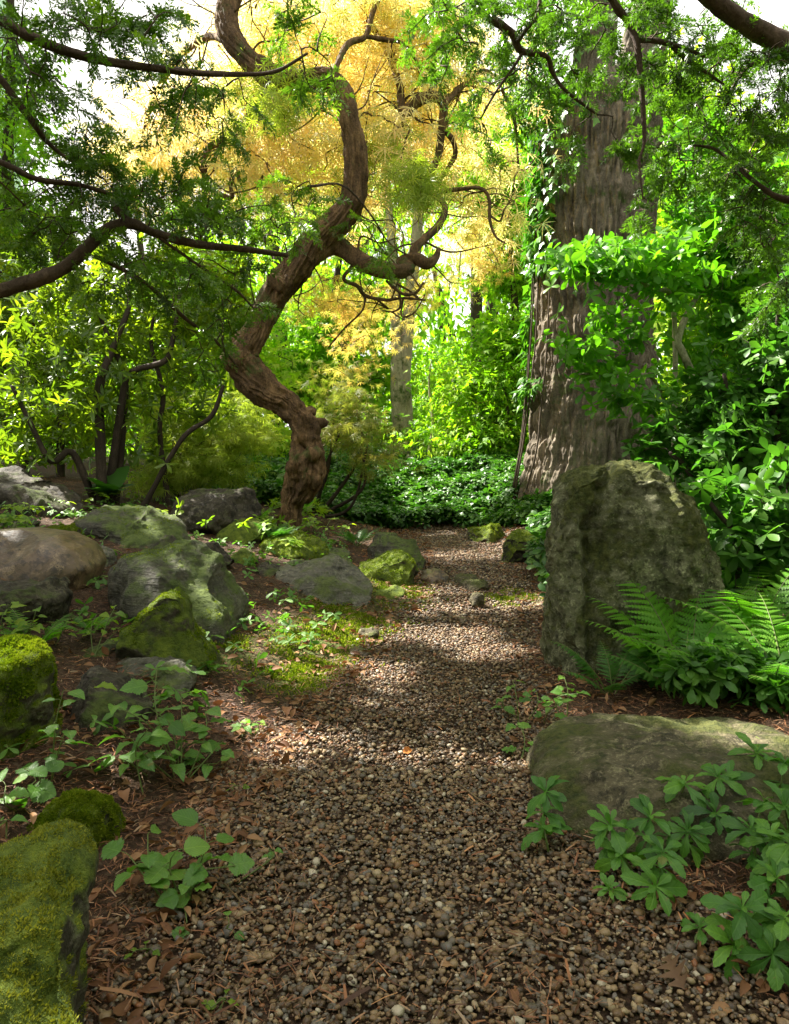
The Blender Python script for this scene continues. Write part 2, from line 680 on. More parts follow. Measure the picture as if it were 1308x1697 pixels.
def bark_mat(name, c1, c2, scale=1.0, stretch=.12, bump=.6, moss=0.0, rough=.85, attr=False):
    m = NT(name)
    co_ = m.coord()
    mp = m.n('ShaderNodeMapping')
    mp.inputs['Scale'].default_value = (1, 1, stretch)
    m.l(co_, mp.inputs[0])
    a = m.noise(mp.outputs[0], 28 * scale, 6, .65, .4)
    b = m.noise(co_, 5 * scale, 5, .6)
    v = m.math('ADD', m.math('MULTIPLY', a, .6), m.math('MULTIPLY', b, .45))
    col = m.ramp(v, [(.42, c1), (.54, tuple((x * .6 + y * .4) * .8 for x, y in zip(c1, c2))), (.64, c2)])
    f = m.noise(co_, 90 * scale, 4, .7)
    col = m.mix(.35, col, m.ramp(f, [(.3, tuple(x * .5 for x in c1)), (.7, tuple(x * 1.3 for x in c2))]))
    if moss:
        k = m.ramp(m.noise(co_, 3.2, 5, .7), [(.62 - moss * .25, (0, 0, 0)), (.72 - moss * .2, (1, 1, 1))])
        col = m.mix(k, col, (.055, .085, .018))
    h = m.math('ADD', a, m.math('MULTIPLY', f, .4))
    return m.done(m.surf(col, rough, .25, m.bump(h, bump, .02)))


G = leaf_mat
M_yew = G('yew_needles', [(.2, (.035, .075, .014)), (.5, (.08, .17, .022)), (.8, (.18, .29, .04))], .44, (1.6, 1.9, .7), .35, .45, 1.5)
M_yew_b = G('yew_needles_fresh', [(.2, (.03, .065, .012)), (.5, (.065, .14, .022)), (.8, (.13, .25, .04))], .42, (1.5, 1.9, .6), .35, .45, 1.5)
M_gold = G('lace_leaf_gold', [(.18, (.34, .46, .10)), (.44, (.72, .67, .29)), (.68, (.84, .65, .31)), (.96, (.82, .50, .20))], .60, (1.25, 1.25, 1.1), .5, .3, .8)
M_gold_o = G('lace_leaf_orange', [(.15, (.36, .44, .08)), (.5, (.62, .54, .16)), (.85, (.68, .42, .14))], .58, (1.4, 1.3, .8), .5, .3, 1.2)
M_lime = G('lace_leaf_green', [(.2, (.17, .25, .03)), (.5, (.28, .36, .05)), (.8, (.36, .38, .06))], .55, (1.5, 1.6, .8), .5, .3, 1.4)
M_bronze = G('lace_leaf_bronze', [(.2, (.11, .17, .03)), (.5, (.19, .22, .04)), (.8, (.32, .27, .07))], .5, (1.4, 1.5, .8), .5, .3, 1.4)
M_rhodo = G('rhododendron_leaf', [(.2, (.04, .09, .016)), (.5, (.09, .175, .025)), (.8, (.19, .29, .04))], .5, (1.9, 1.8, .5), .34, .45, 1.0)
M_rhodo_d = G('dark_shrub_leaf', [(.2, (.024, .07, .018)), (.5, (.045, .135, .028)), (.8, (.095, .22, .04))], .4, (1.5, 1.9, .7), .46, .3, 1.4)
M_azalea = G('azalea_leaf', [(.2, (.05, .16, .02)), (.5, (.085, .25, .028)), (.8, (.15, .34, .035))], .5, (1.5, 1.75, .5), .42, .35, 1.0)
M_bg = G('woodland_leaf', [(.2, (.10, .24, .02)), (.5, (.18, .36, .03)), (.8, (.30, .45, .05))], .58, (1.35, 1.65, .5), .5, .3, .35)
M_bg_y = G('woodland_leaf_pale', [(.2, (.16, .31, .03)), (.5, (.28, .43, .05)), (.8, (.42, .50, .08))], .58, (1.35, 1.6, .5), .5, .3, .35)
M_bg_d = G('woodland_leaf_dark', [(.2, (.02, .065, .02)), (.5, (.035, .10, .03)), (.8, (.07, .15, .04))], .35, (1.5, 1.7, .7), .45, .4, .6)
M_canopy = G('tulip_tree_leaf', [(.2, (.05, .12, .02)), (.5, (.07, .17, .025)), (.8, (.10, .21, .03))], .3, (1.3, 1.6, .5), .5, .3, .5)
M_pachy = G('pachysandra_leaf', [(.2, (.022, .08, .02)), (.45, (.055, .17, .03)), (.8, (.13, .30, .05))], .33, (1.4, 1.7, .6), .42, .35, 5, veins=True)
M_bed = G('pachysandra_bed_leaf', [(.2, (.02, .07, .016)), (.5, (.04, .125, .024)), (.8, (.10, .22, .04))], .3, (1.4, 1.8, .6), .4, .4, 1.6)
M_herb = G('herb_leaf', [(.2, (.055, .15, .03)), (.5, (.085, .21, .045)), (.8, (.14, .28, .06))], .36, (1.4, 1.7, .6), .42, .4, 4, veins=True)
M_herb_y = G('herb_leaf_bright', [(.2, (.09, .2, .02)), (.5, (.15, .28, .03)), (.8, (.24, .34, .04))], .45, (1.5, 1.6, .6), .45, .35, 4, veins=True)
M_fern = G('fern_frond', [(.2, (.04, .15, .02)), (.5, (.095, .27, .03)), (.8, (.17, .38, .04))], .5, (1.4, 1.7, .6), .45, .3, 2)
M_fern_d = G('fern_frond_dark', [(.2, (.03, .10, .03)), (.5, (.05, .15, .035)), (.8, (.08, .2, .045))], .38, (1.4, 1.7, .6), .45, .3, 2)
M_ivy = G('ivy_leaf', [(.2, (.02, .08, .015)), (.5, (.045, .15, .02)), (.8, (.10, .26, .03))], .38, (1.5, 1.8, .6), .35, .45, 2)
M_moss = G('moss_tuft', [(.2, (.05, .095, .008)), (.5, (.12, .19, .012)), (.8, (.26, .29, .03))], .35, (1.3, 1.4, .5), .8, .1, 9)
M_moss_y = G('moss_tuft_yellow', [(.2, (.07, .085, .012)), (.45, (.21, .23, .03)), (.8, (.36, .36, .06))], .35, (1.3, 1.3, .5), .8, .1, 12)
M_dead = G('dead_leaf', [(.2, (.10, .045, .02)), (.5, (.19, .09, .04)), (.8, (.30, .17, .08))], .15, (1.3, 1, .7), .6, .2, 6)
M_darkleaf = G('dead_oak_leaf', [(.2, (.09, .05, .028)), (.8, (.17, .10, .055))], .1, (1.2, 1, .7), .6, .2, 30)
M_orange = G('dead_leaf_orange', [(.2, (.32, .09, .02)), (.8, (.5, .2, .05))], .2, (1.2, 1, .7), .55, .25, 6)

M_twig = bark_mat('twig_bark', (.035, .026, .018), (.10, .075, .05), 2.0, .4, .3)
M_yewbark = bark_mat('yew_bark', (.04, .024, .016), (.13, .085, .06), 1.4, .25, .5)
M_maplebark = bark_mat('maple_bark', (.010, .006, .0035), (.25, .15, .07), .8, .2, 1.0, .15)
M_bigbark = bark_mat('furrowed_bark', (.05, .041, .03), (.24, .198, .143), .5, .12, .9, .12)
M_palebark = bark_mat('pale_bark', (.22, .19, .12), (.48, .44, .31), .8, .3, .3, .35)
M_darkbark = bark_mat('dark_bark', (.02, .015, .011), (.07, .05, .035), 1.2, .3, .4)
M_stem = leaf_mat('green_stem', [(.2, (.07, .12, .03)), (.8, (.16, .2, .06))], .2)
M_stemr = leaf_mat('brown_stem', [(.2, (.09, .06, .03)), (.8, (.2, .13, .07))], .1)


def gravel_mat():
    m = NT('pebble')
    r = m.attr()
    col = m.ramp(r, [(0, (.025, .014, .007)), (.12, (.07, .04, .02)), (.28, (.125, .072, .034)), (.42, (.06, .054, .044)), (.51, (.19, .115, .052)),
                     (.64, (.095, .085, .066)), (.72, (.27, .185, .095)), (.81, (.11, .108, .10)), (.87, (.34, .26, .15)), (.93, (.21, .07, .02)), (.97, (.48, .42, .31))], 'CONSTANT')
    co_ = m.coord()
    n = m.noise(co_, 220, 3, .6)
    col = m.mix(.3, col, m.ramp(n, [(.3, (.014, .008, .004)), (.7, (.26, .165, .085))]))
    return m.done(m.surf(col, .48, .4, m.bump(n, .25, .002)))


def litter_mat():
    m = NT('needle_litter')
    col = m.ramp(m.attr(), [(0, (.05, .024, .013)), (.3, (.12, .05, .026)), (.55, (.20, .085, .04)), (.75, (.28, .12, .05)), (.88, (.27, .19, .12)), (1, (.42, .18, .06))])
    return m.done(m.surf(col, .6, .25))


def ground_mat(name, wet=1.0, mossy=True):
    m = NT(name)
    co_ = m.coord()
    n = m.noise(co_, 38, 8, .75)
    n2 = m.noise(co_, 1.6, 4, .6)
    v = m.n('ShaderNodeTexVoronoi', feature='F1')
    v.inputs['Scale'].default_value = 75
    m.l(co_, v.inputs['Vector'])
    col = m.ramp(n, [(.28, (.010, .0065, .004)), (.5, (.033, .020, .011)), (.72, (.085, .05, .027))])
    col = m.mix(m.math('MULTIPLY', m.ramp(n2, [(.4, (0, 0, 0)), (.65, (1, 1, 1))]), .4), col, (.075, .036, .018))
    sv = m.n('ShaderNodeSeparateColor')
    m.l(v.outputs['Color'], sv.inputs[0])
    col = m.mix(.45, col, m.ramp(sv.outputs[0], [(0, (.02, .011, .006)), (.5, (.065, .036, .02)), (.85, (.11, .068, .038)), (1, (.17, .12, .075))]))
    if mossy:
        k = m.math('MULTIPLY', m.attr(), m.ramp(m.noise(co_, 9, 6, .7), [(.35, (0, 0, 0)), (.55, (1, 1, 1))]))
        col = m.mix(k, col, m.ramp(n, [(.3, (.03, .05, .01)), (.7, (.13, .17, .03))]))
    h = m.math('ADD', n, m.math('MULTIPLY', v.outputs['Distance'], .6))
    return m.done(m.surf(col, .85, .2, m.bump(h, .9, .02)))


M_ground = ground_mat('forest_floor')
M_path = ground_mat('path_grit', 1, False)
M_gravel = gravel_mat()
M_litter = litter_mat()

# ------------------------------------------------------------------ the ground and the gravel path
# moss grows on the ground beside the path: ellipses in pixels of the photograph turned into places on the ground
MOSS_PX = [(520, 1075, 70, 45), (600, 1030, 60, 22), (660, 985, 48, 22), (560, 1010, 60, 18), (390, 1075, 40, 28), (505, 1110, 45, 25), (480, 1130, 60, 22),
           (850, 990, 40, 12), (560, 1050, 50, 20)]
MOSS_W = []
for a, b, c, d in MOSS_PX:
    p, q, e, w = hit(a, b), hit(a + c, b), hit(a, b + d), hit(a, b - d)
    MOSS_W.append((p[0], p[1], abs(q[0] - p[0]), abs(w[1] - e[1]) / 2))


def moss_mask(x, y):
    k = np.zeros_like(x)
    for cx, cy_, rx, ry in MOSS_W:
        k = np.maximum(k, np.clip(1.5 - np.hypot((x - cx) / rx, (y - cy_) / ry), 0, 1))
    return np.clip(k * 1.4, 0, 1)


def graded(lo, hi, a, b, fine, grow=1.12):
    l = list(np.arange(a, b + 1e-6, fine))
    s = fine
    while l[-1] < hi:
        s *= grow
        l.append(l[-1] + s)
    s = fine
    while l[0] > lo:
        s *= grow
        l.insert(0, l[0] - s)
    return np.array(l)


gx = graded(-250, 250, -4.0, 4.0, .045)
gy = graded(-60, 300, .3, 12.5, .045)
X, Y_ = np.meshgrid(gx, gy)
Z = H(X.ravel(), Y_.ravel())
inside = (X.ravel() > xl(Y_.ravel()) + .05) & (X.ravel() < xr(Y_.ravel()) - .05) & (Y_.ravel() < 9.3) & (Y_.ravel() > -2)
Zg = Z - .03 * inside
mb = MB()
nx, ny = len(gx), len(gy)
i = (np.arange(ny - 1)[:, None] * nx + np.arange(nx - 1)[None]).ravel()
mb.add(np.stack([X.ravel(), Y_.ravel(), Zg], 1), np.stack([i, i + 1, i + nx + 1, i + nx], 1), moss_mask(X.ravel(), Y_.ravel()))
tag(mb.build('ground', M_ground), kind='structure')

mb = MB()
ys = np.arange(-2.2, 9.5, .04)
us = np.linspace(-.06, 1.06, 40)
yy, uu = np.meshgrid(ys, us, indexing='ij')
wv = .05 * vnoise(np.stack([yy.ravel() * 2.5, uu.ravel() * 2, uu.ravel() * 0], 1), 31).reshape(yy.shape)
xx = xl(yy) + uu * (xr(yy) - xl(yy)) + wv * 2 * np.abs(uu - .5)
edge = np.clip(np.minimum(uu + .06, 1.06 - uu) / .1, 0, 1)
zz = H(xx.ravel(), yy.ravel()).reshape(xx.shape) - .035 + .028 * edge
n, k = yy.shape
i = (np.arange(n - 1)[:, None] * k + np.arange(k - 1)[None]).ravel()
mb.add(np.stack([xx.ravel(), yy.ravel(), zz.ravel()], 1), np.stack([i, i + 1, i + k + 1, i + k], 1))
tag(mb.build('gravel_path', M_path), kind='structure')


def ico(sub):
    import bmesh
    bm = bmesh.new()
    bmesh.ops.create_icosphere(bm, subdivisions=sub, radius=1)
    v = np.array([x.co[:] for x in bm.verts])
    f = np.array([[q.index for q in x.verts] for x in bm.faces])
    bm.free()
    return v, f


ICO = {k: ico(k) for k in (1, 2)}


def get_ico(sub):
    if sub not in ICO:
        ICO[sub] = ico(sub)
    return ICO[sub][0].copy(), ICO[sub][1]



def pebbles(mb, x, y, size, sub, sink=.2):
    n = len(x)
    size = np.minimum(size, .0125)
    v, f = ICO[sub]
    K = len(v)
    a = rng.uniform(0, 6.283, n)
    sx, sy, sz = size * rng.uniform(.85, 1.3, n), size * rng.uniform(.65, 1.0, n), size * rng.uniform(.42, .72, n)
    jit = 1 + .16 * rng.normal(size=(n, K, 1)) * (1 if sub == 1 else .55)
    L = v[None] * jit
    L = L * np.stack([sx, sy, sz], 1)[:, None]
    t = rng.normal(size=n) * .35
    ct, st = np.cos(t)[:, None], np.sin(t)[:, None]
    L = np.stack([L[..., 0] * ct - L[..., 2] * st, L[..., 1], L[..., 0] * st + L[..., 2] * ct], -1)
    ca, sa = np.cos(a)[:, None], np.sin(a)[:, None]
    L = np.stack([L[..., 0] * ca - L[..., 1] * sa, L[..., 0] * sa + L[..., 1] * ca, L[..., 2]], -1)
    z = H(x, y) + sz * rng.uniform(-.2, 1.0, n)
    V = L + np.stack([x, y, z], 1)[:, None]
    mb.add(V.reshape(-1, 3), [(f[None] + (np.arange(n) * K)[:, None, None]).reshape(-1, 3)], np.repeat(rng.random(n), K))


def scatter_path(y0, y1, per_m2, spill=.12):
    n = int(per_m2 * (y1 - y0) * 1.5)
    y = rng.uniform(y0, y1, n)
    lo, hi = xl(y) - spill, xr(y) + spill
    x = rng.uniform(-.8, 1.6, n)
    m = (x > lo) & (x < hi)
    e = np.minimum(x - xl(y), xr(y) - x)
    m &= rng.random(n) < np.clip(.75 + e * 4, .0, 1)
    return x[m], y[m]


mb = MB()
x, y = scatter_path(.75, 2.3, 21000)
pebbles(mb, x, y, .0045 * rng.lognormal(0, .42, len(x)), 2)
x, y = scatter_path(2.3, 4.2, 12500)
pebbles(mb, x, y, .0054 * rng.lognormal(0, .4, len(x)), 1)
x, y = scatter_path(4.2, 9.2, 4200)
pebbles(mb, x, y, .009 * rng.lognormal(0, .3, len(x)), 1)
tag(mb.build('gravel', M_gravel), label='brown and grey pea gravel covering the path', kind='stuff')

# needle litter and bark chips: thick on the banks, thin on the path
mb = MB()
n = 260000
y = .8 + 8.4 * rng.random(n) ** 1.5
x = rng.uniform(-1, 1, n) * (.75 + .62 * y) + .1
e = np.maximum(xl(y) - x, x - xr(y))
pr = np.where(e > 0, 1.0, np.clip(.15 + .6 * np.exp(e * 9) + .12 * np.clip(y - 2.2, 0, 3), 0, .8))
pr = pr * np.where(e > .9, .6, 1)
pr = pr * np.where(e > 0, 1, np.clip(.55 + 1.6 * vnoise(np.stack([x * 4, y * 2.5, 0 * x], 1), 77), .1, 2))
m = rng.random(n) < pr
x, y = x[m], y[m]
n = len(x)
a = rng.uniform(0, 6.283, n)
d = np.stack([np.cos(a), np.sin(a), rng.normal(size=n) * .22], 1)
STRIP = (np.array([(-.5, -.06, 0), (-.5, .06, 0), (0, .075, .04), (0, -.075, .04), (.5, .05, 0), (.5, -.05, 0)], float), [np.array([(0, 3, 2, 1), (3, 5, 4, 2)])])
P = np.stack([x, y, H(x, y) + rng.uniform(.004, .02, n) + .006 * (np.maximum(xl(y) - x, x - xr(y)) < 0)], 1)
put(mb, STRIP, P, d, np.array([[0, 0, 1.0]]) + .45 * rng.normal(size=(n, 3)), rng.lognormal(-4.05, .45, n), rng.random(n), w=rng.lognormal(-.8, .45, n))
tag(mb.build('needle_litter', M_litter), label='reddish brown needles and bark chips strewn over the ground', kind='stuff')

# broad dead leaves on the banks
mb = MB()
n = 3600
y = 1.0 + 8 * rng.random(n) ** 1.3
sd = rng.random(n) < .62
e = rng.exponential(.55, n) - .12
x = np.where(sd, xl(y) - e, xr(y) + e)
P = np.stack([x, y, H(x, y) + rng.uniform(.005, .02, n)], 1)
put(mb, leaf_tpl([0, .12, .3, .5, .7, .88, 1], [.02, .12, .2, .24, .19, .09, .01], .55, .3, .15), P, rdirs(n) * [1, 1, .25], np.array([[0, 0, 1.0]]) + .6 * rng.normal(size=(n, 3)), rng.uniform(.02, .055, n), rng.random(n), w=rng.uniform(.6, 1.3, n))
tag(mb.build('leaf_litter', M_dead), label='dull brown dead leaves lying on the banks beside the path', kind='stuff')

# moss on the ground
mb = MB()
for cx, cy_, rx, ry in MOSS_W:
    n = int(26000 * rx * ry * 3) + 300
    q = rng.normal(size=(n, 2)) * .5
    x, y = cx + q[:, 0] * rx, cy_ + q[:, 1] * ry
    m = fbm(np.stack([x, y, x * 0], 1) * 9, 3, 50) > -.12
    x, y = x[m], y[m]
    n = len(x)
    d = norm(np.array([[0, 0, 1.0]]) + .7 * rng.normal(size=(n, 3)))
    put(mb, LEAF_SIMPLE, np.stack([x, y, H(x, y) + .002], 1), d, rdirs(n), rng.uniform(.010, .022, n), rng.random(n), w=rng.uniform(.6, 1, n))
tag(mb.build('moss', M_moss), label='bright green moss growing on the ground left of the path', kind='stuff')

# ------------------------------------------------------------------ rocks
def radial(poly, n=360):
    """radius of a star shaped outline about its centre, for n angles"""
    p = np.asarray(poly, float)
    c = (p.min(0) + p.max(0)) / 2 * .5 + p.mean(0) * .5
    q = p - c
    th = np.linspace(-np.pi, np.pi, n, endpoint=False)
    r = np.full(n, 1e-3)
    for a, b in zip(q, np.roll(q, -1, 0)):
        e = b - a
        D = np.stack([np.cos(th), np.sin(th)], 1)
        den = D[:, 0] * e[1] - D[:, 1] * e[0]
        den = np.where(np.abs(den) < 1e-9, 1e-9, den)
        t = (a[0] * e[1] - a[1] * e[0]) / den
        s = (a[0] * D[:, 1] - a[1] * D[:, 0]) / den
        ok = (t > 0) & (s >= -1e-6) & (s <= 1 + 1e-6)
        r = np.where(ok, np.maximum(r, t), r)
    k = np.ones(9) / 9
    r = np.convolve(np.concatenate([r[-4:], r, r[:4]]), k, 'valid')
    return c, r


def vnormals(v, f):
    fn = np.cross(v[f[:, 1]] - v[f[:, 0]], v[f[:, 2]] - v[f[:, 0]])
    n = np.zeros_like(v)
    for k in range(3):
        np.add.at(n, f[:, k], fn)
    return norm(n)


def rock_finish(name, label, v, f, mat, rough, seed, size, pit=0.0, cat='rock', group=None, ridge=0.0, terrace=0.0, grain=0.0, sculpt=None):
    nr = vnormals(v, f)
    disp = fbm(v * (2.2 / size), 4, seed) * .10 * size * rough
    disp = disp + fbm(v * (7 / size), 4, seed + 20) * .035 * size * rough
    disp = disp + fbm(v * 42, 3, seed + 40) * (.0035 * rough + grain * .5)
    if grain:
        k = v + .02 * np.stack([vnoise(v * 18, seed + 5), vnoise(v * 18, seed + 6), vnoise(v * 18, seed + 7)], 1)
        disp = disp + grain * (1.6 * (.45 - worley(k * 15, seed)) + .9 * (.45 - worley(k * 38, seed + 9))) * (.6 + .8 * fbm(v * 3, 2, seed + 8))
    if ridge:
        disp = disp + (fbm(v * (4.5 / size), 4, seed + 60, ridge=True) - .3) * .07 * size * ridge
    if pit:
        w = fbm(v * (6.5 / size), 3, seed + 80)
        disp = disp - np.clip(w - .12, 0, 1) * .30 * size * pit
        disp = disp + fbm(v * (26 / size), 4, seed + 90) * .02 * size * pit
    v = v + nr * disp[:, None]
    if terrace:
        q = v @ np.array([.55, .2, .8]) + .03 * fbm(v * 3, 2, seed + 3)
        s = .045
        k = q / s
        fr = k - np.floor(k)
        v = v + np.array([.55, .2, .8]) * ((sstep(.35, .65, fr) - fr) * s * terrace)[:, None]
    if sculpt is not None:
        v = sculpt(v)
    c = v.mean(0)
    base = np.array([c[0], c[1], gz(c[0], c[1])])
    mb = MB()
    mb.add(v - base, f)
    o = mb.build(name, mat)
    o.location = base
    tag(o, label, cat, group)
    return o, v, vnormals(v, f)


def facet(d, n, seed, lo=.6, hi=.9):
    g = np.random.default_rng(seed)
    for _ in range(n):
        k = norm(g.normal(size=3) * [1, 1.2, 1])
        h = g.uniform(lo, hi)
        e = np.maximum(d @ k - h, 0)
        d = d - e[:, None] * k * .95
    return d


def rock_poly(label, poly, depth, mat, Y=None, sub=6, lean=.25, rough=.85, seed=1, pw=.52, facets=13, pit=0.0, name='rock', base_px=None, ridge=0.25, sink=.06, terrace=0.0, group=None, grain=0.005, sculpt=None):
    poly = np.asarray(poly, float)
    if Y is None:
        k = base_px if base_px is not None else (poly[:, 0].mean(), poly[:, 1].max())
        Y = hit(*k)[1] + depth * .42
    W = np.array([at(a, b, Y) for a, b in poly])[:, [0, 2]]
    low = W[:, 1] < W[:, 1].min() + .25 * np.ptp(W[:, 1])
    W[low, 1] -= sink
    c, r = radial(W)
    d, f = get_ico(sub)
    th = np.arctan2(d[:, 2], d[:, 0])
    s = np.hypot(d[:, 0], d[:, 2])
    rad = np.interp((th + np.pi) / (2 * np.pi) * 360, np.arange(361), np.concatenate([r, r[:1]]))
    e = np.stack([np.cos(th) * s ** pw, np.sign(d[:, 1]) * np.abs(d[:, 1]) ** .8, np.sin(th) * s ** pw], 1)
    e2 = facet(e, facets, seed + 100)
    k = np.hypot(e[:, 0], e[:, 2])
    k2 = np.hypot(e2[:, 0], e2[:, 2])
    th2 = np.arctan2(e2[:, 2], e2[:, 0])
    rad = np.interp((th2 + np.pi) / (2 * np.pi) * 360, np.arange(361), np.concatenate([r, r[:1]]))
    x = c[0] + np.cos(th2) * rad * k2
    z = c[1] + np.sin(th2) * rad * k2
    hgt = max(np.ptp(W[:, 1]), .05)
    y = Y + e2[:, 1] * depth / 2 + lean * depth * (z - c[1]) / hgt
    v = np.stack([x, y, z], 1)
    size = (np.ptp(W[:, 0]) + hgt) / 2
    return rock_finish(name, label, v, f, mat, rough, seed, min(size, 1.0), pit, ridge=ridge, terrace=terrace, group=group, grain=grain, sculpt=sculpt) + (f,)


def rock_box(label, c, size, mat, rot=0.0, n=5.0, sub=5, rough=1.0, seed=1, facets=5, name='rock', pit=0.0, tilt=0.0, ridge=0.0, grain=0.0):
    d, f = get_ico(sub)
    v = d / (np.abs(d) ** n).sum(1)[:, None] ** (1 / n)
    v = facet(v, facets, seed + 100, .9, 1.15)
    v = v * np.array(size) / 2
    v[:, 0] += tilt * v[:, 2]
    ca, sa = math.cos(rot), math.sin(rot)
    v = np.stack([v[:, 0] * ca - v[:, 1] * sa, v[:, 0] * sa + v[:, 1] * ca, v[:, 2]], 1) + np.array(c)
    return rock_finish(name, label, v, f, mat, rough, seed, float(np.mean(size)), pit, ridge=ridge, grain=grain) + (f,)


def moss_part(rk, n, mat, lo=.2, size=(.008, .018), seed=5, cover=.0, name='moss', within=None):
    """a fur of moss blades over the upward faces of a rock, a part of that rock"""
    o, v, nr, f = rk
    fn = np.cross(v[f[:, 1]] - v[f[:, 0]], v[f[:, 2]] - v[f[:, 0]])
    A = np.linalg.norm(fn, axis=1)
    k = rng.choice(len(f), n, p=A / A.sum())
    b = rng.dirichlet([1, 1, 1], n)
    P = (v[f[k]] * b[..., None]).sum(1)
    N = norm((nr[f[k]] * b[..., None]).sum(1))
    w = N[:, 2] + .7 * fbm(P * 6, 3, seed) + .35 * fbm(P * 28, 2, seed + 7)
    m = w > lo
    if within is not None:
        m &= within(P)
    P, N = P[m], N[m]
    n = len(P)
    hgt = .5 + .9 * np.clip(fbm(P * 40, 2, seed + 3) + .4, 0, 1)
    d = norm(N + [0, 0, .4] + .65 * rng.normal(size=(n, 3)))
    mb = MB()
    put(mb, LEAF_SIMPLE, P - np.array(o.location) - N * .002, d, rdirs(n), rng.uniform(*size, n) * hgt, np.clip(rng.normal(.5, .2, n) + .3 * fbm(P * 14, 2, seed + 2), 0, 1), w=rng.uniform(.5, .9, n))
    c = mb.build(name, mat, o)
    c['kind'] = 'stuff'
    return c


GREY = ((.06, .055, .045), (.19, .18, .15))
R_stone = rock_mat('standing_stone', (.052, .052, .03), (.21, .21, .118), .70, ((.03, .042, .010), (.13, .135, .035)), speck=.5, up=.6, scale=1.4, bump=1.0)
R_low = rock_mat('low_boulder', (.035, .03, .016), (.13, .11, .06), .56, ((.03, .042, .010), (.11, .115, .03)), speck=.5, up=.5, scale=1.6, bump=.9)
R_slab = rock_mat('schist_slab', (.016, .014, .009), (.072, .066, .042), .60, ((.04, .06, .015), (.12, .16, .035)), speck=.5, up=1.1, bump=.8, band=.5, rough=.65, spec=.4)
R_moss = rock_mat('mossy_rock', (.02, .018, .011), (.075, .066, .043), .80, ((.04, .065, .010), (.15, .19, .02)), speck=.4, up=1.2, bump=.8)
R_grey = rock_mat('grey_rock', (.035, .032, .023), (.12, .113, .083), .52, ((.05, .065, .02), (.13, .16, .04)), speck=.5, up=.8, bump=.8, band=.6, rough=.6, spec=.45)
R_brown = rock_mat('brown_rock', (.035, .02, .009), (.15, .095, .05), .12, speck=.25, up=.3, bump=.35, rough=.42, spec=.5)
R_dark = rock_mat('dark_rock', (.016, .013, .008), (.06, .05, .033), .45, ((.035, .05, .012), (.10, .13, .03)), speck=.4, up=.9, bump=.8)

# the two stones right of the path
YP = hit(935, 1108)[1] + .10


def stone_cracks(v):
    q = np.stack([v[:, 0] * 0, v[:, 2] * 7, v[:, 1] * 0], 1)
    wob = .03 * vnoise(q, 4) + .012 * vnoise(q * 3, 5)
    for (ax, ay), (bx, by), wd, dp in (((1003, 766), (948, 872), .022, .05), ((962, 850), (950, 1110), .024, .045), ((1110, 800), (1150, 900), .018, .02), ((948, 872), (1010, 868), .016, .025)):
        a, b = at(ax, ay, YP), at(bx, by, YP)
        dx, dzz = b[0] - a[0], b[2] - a[2]
        L = math.hypot(dx, dzz)
        t = ((v[:, 0] - a[0]) * dx + (v[:, 2] - a[2]) * dzz) / L ** 2
        d = ((v[:, 0] - a[0]) * dzz - (v[:, 2] - a[2]) * dx) / L + wob
        g = np.exp(-(d / wd) ** 2) * sstep(-.08, .08, t) * (1 - sstep(.9, 1.08, t)) * (v[:, 1] < YP + .1)
        v = v + np.stack([0 * g, dp * g, -.3 * dp * g], 1)
    return v


SP_ = lambda l: [(1030 + (a - 1030) * .935, b) for a, b in l]
stone = rock_poly('tall rough standing stone, lichen covered, upright at the right edge of the path',
                  SP_([(908, 1105), (898, 1000), (900, 885), (910, 832), (928, 794), (960, 775), (1000, 768), (1034, 763), (1068, 770), (1112, 786), (1146, 818),
                   (1172, 870), (1187, 930), (1196, 1000), (1194, 1080), (1160, 1125), (1060, 1140), (950, 1128)]),
                  .62, R_stone, sub=7, lean=.18, rough=.5, seed=11, pw=.56, facets=1, pit=.3, name='standing_stone', Y=hit(935, 1108)[1] + .10, ridge=.6, grain=.018, sculpt=stone_cracks)
stone[0]['category'] = 'stone'
low = rock_box('broad low domed boulder with olive lichen at the right edge of the path', (.96, 2.14, -.005), (1.06, .88, .27), R_low, .05, 3.0, 6, .5, 21, 4, 'boulder', pit=.2, ridge=.2, grain=.006)
low[0]['category'] = 'boulder'

MOSSY = []
# rocks of the left bank, from the front to the back
front = rock_box('big yellow mossed edging block in the bottom left corner', (-.80, 1.0, .08), (.68, .66, .45), R_moss, R(20), 6, 6, 1.1, 31, 6, tilt=-.10, pit=.3, ridge=.25, grain=.008)
moss_part(front, 230000, M_moss_y, .34, (.004, .010), 5)
ball = rock_poly('small round rock wholly covered in vivid green moss, behind the corner block', [(38, 1390), (45, 1345), (85, 1320), (130, 1318), (172, 1330), (188, 1365), (186, 1405), (120, 1425), (60, 1420)], .22, R_moss, seed=41, rough=.6, base_px=(120, 1422))
moss_part(ball, 90000, M_moss, -.1, (.005, .011), 6)
mb_l = rock_poly('upright green mossy block cut by the left edge of the photo', [(-70, 1270), (-75, 1100), (-20, 1078), (60, 1080), (85, 1105), (95, 1160), (88, 1240), (60, 1290)], .5, R_moss, seed=51, rough=.9, lean=.3, pw=.45, base_px=(40, 1288), ridge=.3)
moss_part(mb_l, 130000, M_moss, .12, (.006, .013), 8)
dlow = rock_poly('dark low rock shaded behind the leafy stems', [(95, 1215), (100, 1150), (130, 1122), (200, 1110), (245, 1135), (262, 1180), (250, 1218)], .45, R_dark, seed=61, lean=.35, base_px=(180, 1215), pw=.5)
pflat = rock_poly('pale flat stone at the foot of the mossy wedge', [(185, 1140), (195, 1095), (250, 1084), (310, 1086), (338, 1110), (330, 1140), (250, 1150)], .4, R_grey, seed=71, lean=.5, base_px=(270, 1150))
